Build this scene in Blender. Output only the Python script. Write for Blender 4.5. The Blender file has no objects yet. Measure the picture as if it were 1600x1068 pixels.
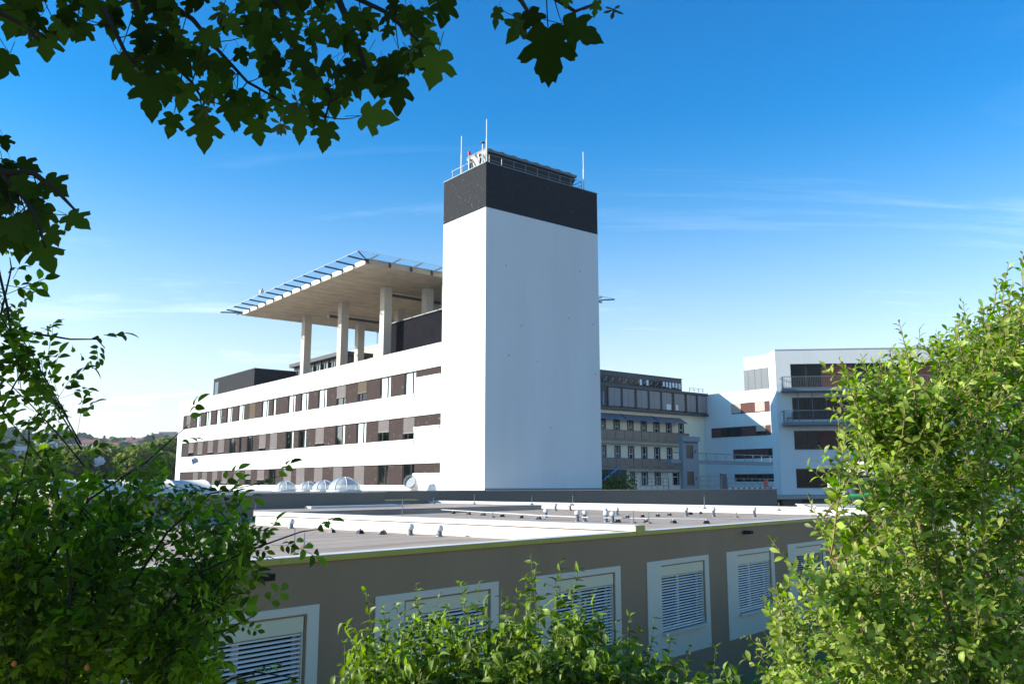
import bpy, math, random
import numpy as np
from mathutils import Vector, Matrix

# ------------------------------------------------------------------ camera, sky, sun, exposure
SC = bpy.context.scene
COL = SC.collection
EYE = 5.0
R_ = math.radians
cam = bpy.data.cameras.new('camera'); cam_o = bpy.data.objects.new('camera', cam); COL.objects.link(cam_o)
cam.sensor_width = 36.0; cam.lens = 36.0 * 1326.0 / 1600.0
cam.clip_start = 0.05; cam.clip_end = 6000
cam_o.location = (0, 0, EYE); cam_o.rotation_euler = (R_(90 + 9.546), 0, 0)
SC.camera = cam_o
SUN_AZ, SUN_EL = -97.0, 20.5          # degrees clockwise from +Y, above the horizon
sun_dir = Vector((math.sin(R_(SUN_AZ)) * math.cos(R_(SUN_EL)), math.cos(R_(SUN_AZ)) * math.cos(R_(SUN_EL)), math.sin(R_(SUN_EL))))
sun = bpy.data.lights.new('sun', 'SUN'); sun.energy = 4.8; sun.angle = R_(0.5); sun.color = (1.0, 0.91, 0.78)
sun_o = bpy.data.objects.new('sun', sun); COL.objects.link(sun_o)
sun_o.rotation_euler = sun_dir.to_track_quat('Z', 'Y').to_euler(); sun_o.location = (0, 0, 60)
W = bpy.data.worlds.new('World'); SC.world = W; W.use_nodes = True
nt = W.node_tree; nt.nodes.clear()
def wn(t, **k):
    n = nt.nodes.new(t)
    for a, b in k.items(): setattr(n, a, b)
    return n
def wl(a, b): nt.links.new(a, b)
out = wn('ShaderNodeOutputWorld'); bg = wn('ShaderNodeBackground'); bg.inputs['Strength'].default_value = 0.14
sky = wn('ShaderNodeTexSky', sky_type='NISHITA', sun_disc=False, sun_elevation=R_(SUN_EL), sun_rotation=R_(SUN_AZ % 360), altitude=200, air_density=1.0, dust_density=1.2, ozone_density=2.2)
hsv = wn('ShaderNodeHueSaturation'); hsv.inputs['Saturation'].default_value = 1.5
wl(sky.outputs[0], hsv.inputs['Color'])
# thin cirrus streaks: noise on the sky direction projected on a high plane
tc = wn('ShaderNodeTexCoord'); sep = wn('ShaderNodeSeparateXYZ'); wl(tc.outputs['Generated'], sep.inputs[0])
def wm(op, a, b=None, clamp=False):
    n = wn('ShaderNodeMath', operation=op, use_clamp=clamp)
    for i, x in enumerate((a, b)):
        if x is None: continue
        if isinstance(x, (int, float)): n.inputs[i].default_value = x
        else: wl(x, n.inputs[i])
    return n.outputs[0]
sat = wn('ShaderNodeMapRange', interpolation_type='SMOOTHSTEP'); sat.inputs['From Min'].default_value = -0.12; sat.inputs['From Max'].default_value = 0.62; sat.inputs['To Min'].default_value = 0.55; sat.inputs['To Max'].default_value = 1.12
wl(sep.outputs[2], sat.inputs['Value']); wl(sat.outputs[0], hsv.inputs['Saturation'])
zc = wm('MAXIMUM', sep.outputs[2], 0.0); den = wm('ADD', zc, 0.10)
px_ = wm('DIVIDE', sep.outputs[0], den); py_ = wm('DIVIDE', sep.outputs[1], den)
cmb = wn('ShaderNodeCombineXYZ'); wl(px_, cmb.inputs[0]); wl(py_, cmb.inputs[1])
mp = wn('ShaderNodeMapping'); mp.inputs['Rotation'].default_value = (0, 0, R_(20)); mp.inputs['Scale'].default_value = (0.55, 1.9, 1)
mp.inputs['Location'].default_value = (2.9, 8.2, 0); wl(cmb.outputs[0], mp.inputs[0])
nz = wn('ShaderNodeTexNoise'); nz.inputs['Scale'].default_value = 1.15; nz.inputs['Detail'].default_value = 11; nz.inputs['Roughness'].default_value = 0.68; nz.inputs['Distortion'].default_value = 0.9
wl(mp.outputs[0], nz.inputs['Vector'])
rp = wn('ShaderNodeValToRGB'); rp.color_ramp.elements[0].position = 0.55; rp.color_ramp.elements[1].position = 0.90; wl(nz.outputs[0], rp.inputs[0])
low = wn('ShaderNodeMapRange'); low.inputs['From Min'].default_value = 0.02; low.inputs['From Max'].default_value = 0.36; low.inputs['To Min'].default_value = 0.7; low.inputs['To Max'].default_value = 0.05; wl(sep.outputs[2], low.inputs['Value'])
cf = wm('MULTIPLY', rp.outputs[0], low.outputs[0], True)
tn = wn('ShaderNodeMapRange', interpolation_type='SMOOTHSTEP'); tn.inputs['From Min'].default_value = 0.06; tn.inputs['From Max'].default_value = 0.43; wl(sep.outputs[2], tn.inputs['Value'])
tint = wn('ShaderNodeMix', data_type='RGBA'); wl(tn.outputs[0], tint.inputs['Factor']); tint.inputs['A'].default_value = (1, 1, 1, 1); tint.inputs['B'].default_value = (0.05, 0.63, 1.0, 1)
tmul = wn('ShaderNodeMix', data_type='RGBA', blend_type='MULTIPLY'); tmul.inputs['Factor'].default_value = 1.0; wl(hsv.outputs[0], tmul.inputs['A']); wl(tint.outputs['Result'], tmul.inputs['B'])
mixc = wn('ShaderNodeMix', data_type='RGBA'); wl(cf, mixc.inputs['Factor']); wl(tmul.outputs['Result'], mixc.inputs['A'])
mixc.inputs['B'].default_value = (8.2, 8.6, 9.0, 1)
wl(mixc.outputs['Result'], bg.inputs['Color']); wl(bg.outputs[0], out.inputs[0])
SC.view_settings.view_transform = 'Standard'; SC.view_settings.look = 'None'
SC.view_settings.exposure = 0.95; SC.view_settings.gamma = 1.0; SC.view_settings.use_curve_mapping = False
SC.render.engine = 'CYCLES'; SC.cycles.use_denoising = True
SC.cycles.max_bounces = 8; SC.cycles.transparent_max_bounces = 16

rng = random.Random(11)
TAB = {
    'bands': [[(66.8,68.54,'b',0.8),(62.9,64.67,'g',0),(59.12,60.97,'g',0),(55.27,57.07,'g',0),(51.59,53.37,'g',0),(47.73,49.56,'g',0),(44.23,45.96,'k',1),(40.55,42.36,'g',0),(38.55,39.32,'g',0),(33.49,35.29,'g',0),(30.37,32.12,'g',0),(26.23,28.06,'g',0),(22.22,24.05,'b',0.6),(18.14,19.83,'k',0.55),(13.93,15.71,'t',0),(9.77,11.6,'g',0)],[(64.92,67.02,'b',0.7),(61.41,63.4,'b',0.85),(57.59,59.47,'b',0.8),(53.64,55.76,'b',0.85),(49.87,51.81,'d',0),(48.02,48.69,'d',0),(44.46,46.29,'d',0),(40.81,42.68,'b',0.8),(37.72,39.62,'b',0.9),(33.56,35.46,'h',0),(30.54,32.29,'h',0),(26.46,28.34,'b',0.82),(22.16,24.05,'h',0),(18.09,19.85,'g',0),(14.02,15.89,'b',0.55),(9.89,11.65,'b',0.7)],[(62.5,64.53,'b',0.9),(59.1,61.02,'b',0.8),(55.4,57.22,'b',0.9),(51.83,53.85,'b',0.85),(48.09,49.92,'b',1),(44.51,46.38,'b',0.6),(40.77,42.77,'b',0.65),(37.71,39.54,'d',0),(33.71,35.64,'b',1),(30.49,32.52,'b',1),(26.46,28.34,'b',0.8),(22.34,24.23,'b',0.85),(18.17,20.09,'b',1),(14.01,15.76,'d',0),(9.77,11.63,'d',0)]],
    'half_z': [13.7,9.65,5.93],
    'attic_div': [59.05,60.57,60.78,62.18,63.67,64.04,65.4,66.93,67.39,68.48,70.13,70.53,71.65,73.26,73.67,74.9,76.23,76.81,77.99,79.61,80.13,81.08,82.65,83.09,84.25,85.77,86.32,87.32,88.29],
    'doors1': [(59.98,61.14),(62.83,64.39),(66.05,67.66),(69.29,70.86),(72.45,74.07),(75.63,77.21),(78.89,80.42)],
    'doors2': [(60.04,61.19),(62.95,64.43),(66.08,67.68),(69.3,70.87),(72.46,74.07),(75.7,77.19),(78.87,80.39)],
    'doors3': [(60.08,61.23),(62.98,64.45),(66.55,67.69),(69.23,70.86),(72.44,74.05),(76.49,78.82)],
    'az': {'top':23.5,'top_r':23.37,'rend':80.07,'mid':20.83,'low':17.51,'end':88.25,'d1t':15.67,'b1t':13.85,'b1b':12.37,'d2t':11.37,'b2t':9.32,'b2b':7.91,'d3t':7.22,'d3b':4.95,'aw_t':16.6,'aw_b':15.48,'aw_e':79.62,'bal_e':80.33},
    'white': {'top':(42.15,21.06),'row1':[43.44,41.35,38.44,36.45,35.37],'z1':(17.19,19.01),'row2':[47.94,45.89,41.45,38.42,36.5,35.37],'z2':(13.25,14.97),'row3':[43.39,36.33,34.95],'z3':(9.43,11.06),'row4':[43.36,35.09],'z4':(5.54,6.82),'clad':[40.56,34.61],'cz':(20.93,24.73,26.4),'sill':12.7},
    'lift': {'x':[56.93,60.4],'top':11.8,'beam':[54.63,78.95],'bz':(8.01,8.51),'rail':9.47,'post':[53.85,54.51,65.3,66.49],'pz':6.58,'dw':[57.71,59.24],'dz':[8.68,10.58,4.91,6.88]},
    'vents': [(-0.55,11.9,0.26),(-0.55,6.58,0.27),(-0.55,5.49,0.27),(9.18,8.36,0.36),(9.36,8.16,0.36),(9.42,7.27,0.36),(9.14,6.8,0.36),(14.67,10.93,0.3),(15.65,11.0,0.3),(16.27,7.93,0.36),(16.69,6.89,0.36),(17.47,5.45,0.38),(11.3,11.51,0.33),(18.66,16.77,0.36),(19.15,16.2,0.36)],
    'blocks': [(12.65,19.1),(12.14,17.61),(11.68,16.2),(11.23,14.9),(10.67,13.3),(10.15,11.82),(9.61,10.5),(9.7,5.78),(10.09,4.94),(10.61,3.96),(12.9,8.64),(14.15,8.74),(15.17,8.64),(16.47,8.86),(18.12,8.77),(19.17,8.83),(-1.2,9.09),(-1.0,8.09),(-0.8,7.37),(9.48,6.8)],
    'rods': [(5.41,13.57,0.78),(9.89,13.13,0.31),(-6.45,3.3,0.49),(9.33,5.45,0.37),(16.34,5.69,0.38),(9.19,5.97,0.45),(5.27,22.98,0.54),(-5.17,4.78,0.32)],
    'rods2': [(16.39,23.34,0.34),(17.25,21.12,0.52),(18.08,17.85,0.46),(18.31,15.41,0.51),(17.24,7.59,0.53),(16.61,4.0,0.32),(15.07,2.08,0.34)],
    'domes': [(13.14,32.33),(13.69,30.93),(13.38,29.0),(12.87,26.54)],
    'maple': [(-1.66,2.6,6.51,0.1,100),(-1.57,2.65,6.46,0.11,75),(-1.46,2.67,6.52,0.08,110),(-1.75,2.73,6.43,0.1,100),(-1.35,2.65,6.53,0.09,70),(-1.33,2.72,6.42,0.11,60),(-1.07,2.36,6.14,0.12,80),(-1.1,2.54,6.39,0.06,90),(-1.16,2.73,6.21,0.08,95),(-1.0,2.61,6.13,0.11,95),(-0.86,2.71,6.18,0.09,80),(-0.76,2.4,6.36,0.12,95),(-0.94,2.54,6.46,0.05,80),(-0.85,2.45,6.11,0.07,90),(-0.68,2.57,6.15,0.11,80),(-0.6,2.58,6.11,0.09,95),(-0.4,2.36,6.07,0.11,10),(-0.35,2.44,6.18,0.11,85),(-0.24,2.46,6.28,0.12,100),(-0.31,2.72,6.55,0.12,30),(-0.23,2.66,6.59,0.1,100),(-0.41,2.41,6.21,0.1,95),(-0.54,2.67,6.34,0.11,150),(-0.05,2.41,6.42,0.06,100),(0.02,2.6,6.49,0.09,120),(0.07,2.4,6.4,0.08,60),(0.11,2.35,6.27,0.16,85),(0.23,2.7,6.54,0.14,20),(0.26,2.43,6.46,0.05,100),(0.17,2.44,6.49,0.04,90),(-1.73,2.74,6.15,0.06,60),(-1.62,2.7,6.05,0.08,20),(-1.49,2.47,5.9,0.07,60),(-1.54,2.73,5.99,0.1,30),(-1.37,2.57,5.82,0.09,30),(-1.52,2.62,5.88,0.07,60),(-1.36,2.43,5.73,0.06,70),(-1.55,2.73,5.75,0.11,60),(-1.6,2.63,5.79,0.09,80),(-1.7,2.74,5.94,0.09,60),(-1.63,2.71,5.77,0.09,80),(-1.13,2.37,6.39,0.05,138),(-1.52,2.71,6.72,0.09,95),(-1.73,2.81,6.68,0.07,136),(-0.72,2.43,6.62,0.07,78),(-0.68,2.74,6.62,0.07,49),(-1.05,2.85,6.7,0.06,93),(-0.89,2.45,6.26,0.06,86),(-0.38,2.49,6.65,0.08,55),(-0.5,2.73,6.6,0.09,49),(-0.75,2.39,6.59,0.07,92),(-1.76,2.79,6.75,0.06,42),(-0.23,2.72,6.7,0.07,80),(-0.24,2.65,6.57,0.06,70),(-1.05,2.39,6.32,0.07,119),(-0.46,2.37,6.52,0.06,94),(-0.49,2.39,6.18,0.06,123),(-0.23,2.54,6.64,0.09,59),(-1.12,2.5,6.33,0.09,129),(-0.28,2.63,6.56,0.06,53),(-1.48,2.67,6.73,0.07,87),(-0.94,2.8,6.62,0.08,96),(-0.45,2.83,6.61,0.06,112),(-0.98,2.42,6.58,0.05,41),(-0.29,2.72,6.79,0.06,101),(-0.95,2.68,6.3,0.05,41),(-1.09,2.74,6.73,0.07,104),(-0.41,2.71,6.63,0.06,79),(-0.91,2.38,6.33,0.08,44),(-0.59,2.7,6.51,0.09,139),(-1.34,2.36,6.38,0.06,97),(-0.67,2.4,6.34,0.06,87),(-1.2,2.63,6.7,0.06,114),(-0.38,2.82,6.65,0.1,88),(-0.46,2.5,6.25,0.06,127),(-0.57,2.39,6.25,0.07,134),(-0.49,2.46,6.44,0.08,52),(-0.66,2.81,6.7,0.06,110),(-0.91,2.54,6.27,0.07,98),(-0.83,2.53,6.54,0.07,112),(-0.66,2.63,6.49,0.08,45),(-0.39,2.38,6.25,0.05,83),(-0.74,2.79,6.41,0.07,83),(-0.4,2.48,6.46,0.06,140),(-0.82,2.42,6.52,0.06,72),(-0.61,2.76,6.4,0.08,89),(-0.74,2.43,6.27,0.09,129),(-0.99,2.48,6.32,0.09,96),(-0.53,2.81,6.48,0.09,116),(-0.55,2.42,6.6,0.05,134),(-1.41,2.53,6.44,0.06,98),(-0.63,2.37,6.47,0.09,103),(-1.41,2.69,6.76,0.08,43),(-1.52,2.64,6.58,0.06,132),(-1.43,2.62,6.63,0.07,113),(-1.04,2.46,6.31,0.1,54),(-0.82,2.7,6.66,0.09,115),(-0.99,2.4,6.45,0.05,98),(-1.03,2.5,6.6,0.08,109),(-1.08,2.71,6.33,0.05,122),(-0.73,2.69,6.57,0.06,91),(-0.85,2.73,6.26,0.06,78),(-1.65,2.5,6.61,0.09,81),(-0.82,2.61,6.39,0.1,99),(-0.31,2.54,6.48,0.08,73),(-1.0,2.51,6.55,0.08,98),(-0.85,2.39,6.38,0.07,50),(-0.99,2.67,6.71,0.07,106),(-1.36,2.68,6.62,0.06,57),(-1.33,2.81,6.5,0.06,104),(-0.75,2.57,6.3,0.08,42),(-1.14,2.42,6.33,0.06,103),(-1.18,2.6,6.56,0.1,67),(-1.14,2.63,6.33,0.08,93),(-0.87,2.63,6.74,0.06,80),(-0.47,2.5,6.43,0.06,73),(-1.06,2.56,6.24,0.09,106),(-1.33,2.48,6.49,0.08,122),(-0.37,2.39,6.23,0.09,128),(-0.89,2.73,6.52,0.07,53),(-1.28,2.79,6.76,0.06,136),(-0.79,2.64,6.3,0.05,109),(-1.56,2.54,6.56,0.08,132),(-0.44,2.73,6.35,0.05,82),(-0.73,2.79,6.84,0.07,77),(-0.29,2.71,6.72,0.07,92),(-0.69,2.38,6.37,0.07,63),(-1.5,2.37,6.52,0.05,134),(-1.21,2.8,6.82,0.08,53),(-0.54,2.58,6.23,0.05,93),(-1.35,2.36,6.35,0.08,77),(-0.95,2.68,6.24,0.08,81),(-0.67,2.82,6.78,0.1,99),(-0.28,2.54,6.39,0.06,71),(-0.68,2.41,6.46,0.08,50),(-0.55,2.68,6.48,0.08,88),(-1.48,2.57,6.58,0.06,110),(-0.66,2.58,6.67,0.09,45),(-0.44,2.45,6.62,0.08,57),(-0.63,2.54,6.57,0.08,64),(-0.64,2.51,6.23,0.09,107),(-1.06,2.39,6.47,0.07,122),(-1.15,2.58,6.5,0.07,113),(-0.91,2.67,6.43,0.06,61),(-0.84,2.72,6.38,0.06,100),(-0.31,2.55,6.36,0.09,52),(-0.96,2.42,6.36,0.06,128),(-1.69,2.83,6.79,0.09,96),(-1.4,2.85,6.8,0.06,61),(-1.29,2.67,6.64,0.09,72),(-0.98,2.66,6.75,0.09,60),(-0.68,2.75,6.4,0.07,78),(-1.69,2.64,6.63,0.06,85),(-1.64,2.7,6.56,0.08,111),(-1.12,2.41,6.36,0.09,83),(-1.03,2.64,6.2,0.07,102),(-1.74,2.79,6.61,0.08,117),(-1.57,2.49,6.64,0.07,76),(-0.82,2.42,6.56,0.07,93),(-1.19,2.54,6.63,0.09,77),(-0.87,2.68,6.25,0.09,133),(-0.74,2.37,6.38,0.07,60),(-0.95,2.51,6.22,0.09,124),(-0.77,2.49,6.42,0.09,115),(-1.56,2.69,6.75,0.07,133),(-1.45,2.61,6.59,0.07,128),(-1.16,2.66,6.58,0.09,60),(-1.35,2.64,6.55,0.08,108),(-0.61,2.75,6.3,0.09,87),(-1.08,2.37,6.23,0.08,101),(-0.39,2.84,6.5,0.09,61),(-1.81,2.84,6.7,0.09,70),(-1.14,2.68,6.51,0.07,53),(-0.59,2.54,6.47,0.08,69),(-0.67,2.67,6.47,0.1,66),(-0.92,2.68,6.62,0.08,135),(-1.73,2.82,6.82,0.07,114),(-0.5,2.5,6.28,0.09,87),(-0.65,2.63,6.21,0.08,96),(-0.93,2.74,6.3,0.09,73),(-0.75,2.62,6.2,0.05,94),(-0.7,2.38,6.49,0.05,138),(-0.25,2.44,6.51,0.06,96),(-0.66,2.8,6.36,0.07,77),(-0.75,2.61,6.68,0.05,129),(-1.64,2.73,6.78,0.08,119),(-1.0,2.66,6.38,0.09,119),(-0.52,2.45,6.59,0.08,96),(-1.17,2.84,6.56,0.06,48),(-1.57,2.7,6.52,0.06,108),(-0.79,2.53,6.52,0.05,68),(-1.26,2.55,6.64,0.05,47),(-1.09,2.5,6.23,0.09,89),(-1.13,2.55,6.69,0.09,54),(-0.82,2.8,6.32,0.08,67),(-0.64,2.42,6.28,0.1,58),(-1.49,2.44,5.75,0.09,51),(-1.73,2.93,5.86,0.09,95),(-1.53,2.58,5.79,0.1,57),(-1.56,2.65,5.94,0.07,100),(-1.77,2.97,5.95,0.07,63),(-1.69,2.92,5.92,0.08,33),(-1.66,2.68,6.03,0.07,83),(-1.63,2.6,5.98,0.09,77),(-1.8,2.82,5.95,0.1,96),(-1.63,2.54,5.83,0.08,53),(-1.72,2.68,5.95,0.1,87),(-1.5,2.61,5.85,0.09,85),(-1.7,2.74,5.96,0.08,104),(-1.57,2.52,5.75,0.09,74),(-1.56,2.47,5.79,0.07,61),(-1.85,2.93,6.02,0.08,66)],
    'maple_twig': [[(-1.43,2.3,6.74),(-1.34,2.5,6.67),(-1.26,2.6,6.59),(-1.2,2.6,6.45),(-1.13,2.6,6.38),(-1.05,2.6,6.3),(-1.01,2.6,6.24)],[(-1.35,2.5,6.76),(-1.2,2.7,6.65),(-1.1,2.7,6.58),(-1.01,2.7,6.47),(-0.9,2.7,6.35),(-0.78,2.7,6.28)],[(-1.08,2.6,6.83),(-0.77,2.6,6.57),(-0.74,2.6,6.45),(-0.69,2.6,6.39),(-0.59,2.6,6.25),(-0.61,2.6,6.16)],[(-1.01,2.7,6.92),(-0.62,2.7,6.7),(-0.44,2.7,6.61),(-0.33,2.7,6.51),(-0.28,2.7,6.44)],[(-0.62,2.7,6.7),(-0.53,2.7,6.49),(-0.48,2.7,6.35),(-0.41,2.7,6.3)],[(-0.43,2.6,6.8),(-0.09,2.6,6.69),(0.03,2.6,6.59),(0.07,2.6,6.52),(0.12,2.6,6.45)],[(-0.09,2.6,6.69),(0.11,2.6,6.62),(0.21,2.6,6.55),(0.28,2.6,6.58)],[(-1.91,2.4,6.6),(-1.72,2.5,6.53),(-1.55,2.5,6.44),(-1.48,2.5,6.4)],[(-1.86,2.4,6.22),(-1.71,2.5,6.05),(-1.58,2.5,5.95),(-1.5,2.5,5.87),(-1.45,2.5,5.79),(-1.42,2.5,5.71)],[(-1.58,2.5,5.95),(-1.48,2.5,5.95),(-1.4,2.5,5.89),(-1.34,2.5,5.83)],[(-1.91,2.4,6.6),(-1.44,2.5,6.58),(-1.3,2.5,6.49),(-1.22,2.5,6.34),(-1.14,2.5,6.25)]],
    'maple_seed': [(-1.5,2.45,6.4),(-1.48,2.45,6.38),(-1.14,2.45,6.32),(-1.13,2.45,6.28),(-0.94,2.45,6.37),(-0.95,2.45,6.3),(-0.93,2.45,6.18),(-0.95,2.45,6.14),(-0.66,2.45,6.16),(-0.71,2.45,6.09),(-0.68,2.45,6.28),(-0.31,2.45,6.34),(-0.33,2.45,6.28),(-0.4,2.45,6.27),(0.32,2.45,6.47),(0.03,2.45,6.42),(-0.92,2.45,6.46),(-1.01,2.45,6.2)],
    'rose_stem': [[(-2.03,3.0,6.07),(-1.83,2.9,5.82),(-1.7,2.8,5.59),(-1.67,2.8,5.46),(-1.64,2.8,5.39),(-1.59,2.8,5.35),(-1.56,2.8,5.32),(-1.5,2.8,5.29)],[(-1.67,2.8,5.46),(-1.62,2.8,5.5),(-1.54,2.8,5.49),(-1.48,2.8,5.48),(-1.39,2.8,5.48),(-1.36,2.8,5.45)],[(-1.83,2.9,5.43),(-1.78,2.9,5.59),(-1.76,2.9,5.75),(-1.77,2.9,5.79)],[(-1.76,2.8,5.12),(-1.69,2.8,5.24),(-1.65,2.8,5.33),(-1.62,2.8,5.39)],[(-1.78,2.8,5.33),(-1.69,2.8,5.41),(-1.62,2.8,5.43),(-1.59,2.8,5.44)],[(-1.62,3.0,4.69),(-1.47,3.0,4.95),(-1.28,3.0,5.08),(-1.14,3.0,5.21)],[(-1.41,3.0,4.48),(-1.19,3.0,4.84),(-1.05,3.0,4.97),(-0.85,3.0,5.01)],[(-1.34,3.0,4.38),(-1.1,3.0,4.69),(-0.9,3.0,4.78),(-0.73,3.0,4.84),(-0.66,3.0,4.85)],[(-1.29,3.0,4.36),(-1.09,3.0,4.56),(-0.95,3.0,4.73),(-0.88,3.0,4.82)],[(-1.7,2.9,4.7),(-1.66,2.9,4.99),(-1.64,2.9,5.14),(-1.65,2.9,5.22)],[(-1.22,3.0,4.34),(-1.08,3.0,4.48),(-0.96,3.0,4.63),(-0.89,3.0,4.64)],[(-1.2,2.9,4.36),(-1.08,2.9,4.5),(-0.94,2.9,4.53),(-0.84,2.9,4.58)],[(-1.4,2.8,4.38),(-1.41,2.8,4.71),(-1.48,2.8,4.99),(-1.53,2.8,5.12)],[(-1.03,2.9,4.3),(-0.91,2.9,4.38),(-0.83,2.9,4.4),(-0.69,2.9,4.38)]],
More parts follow.
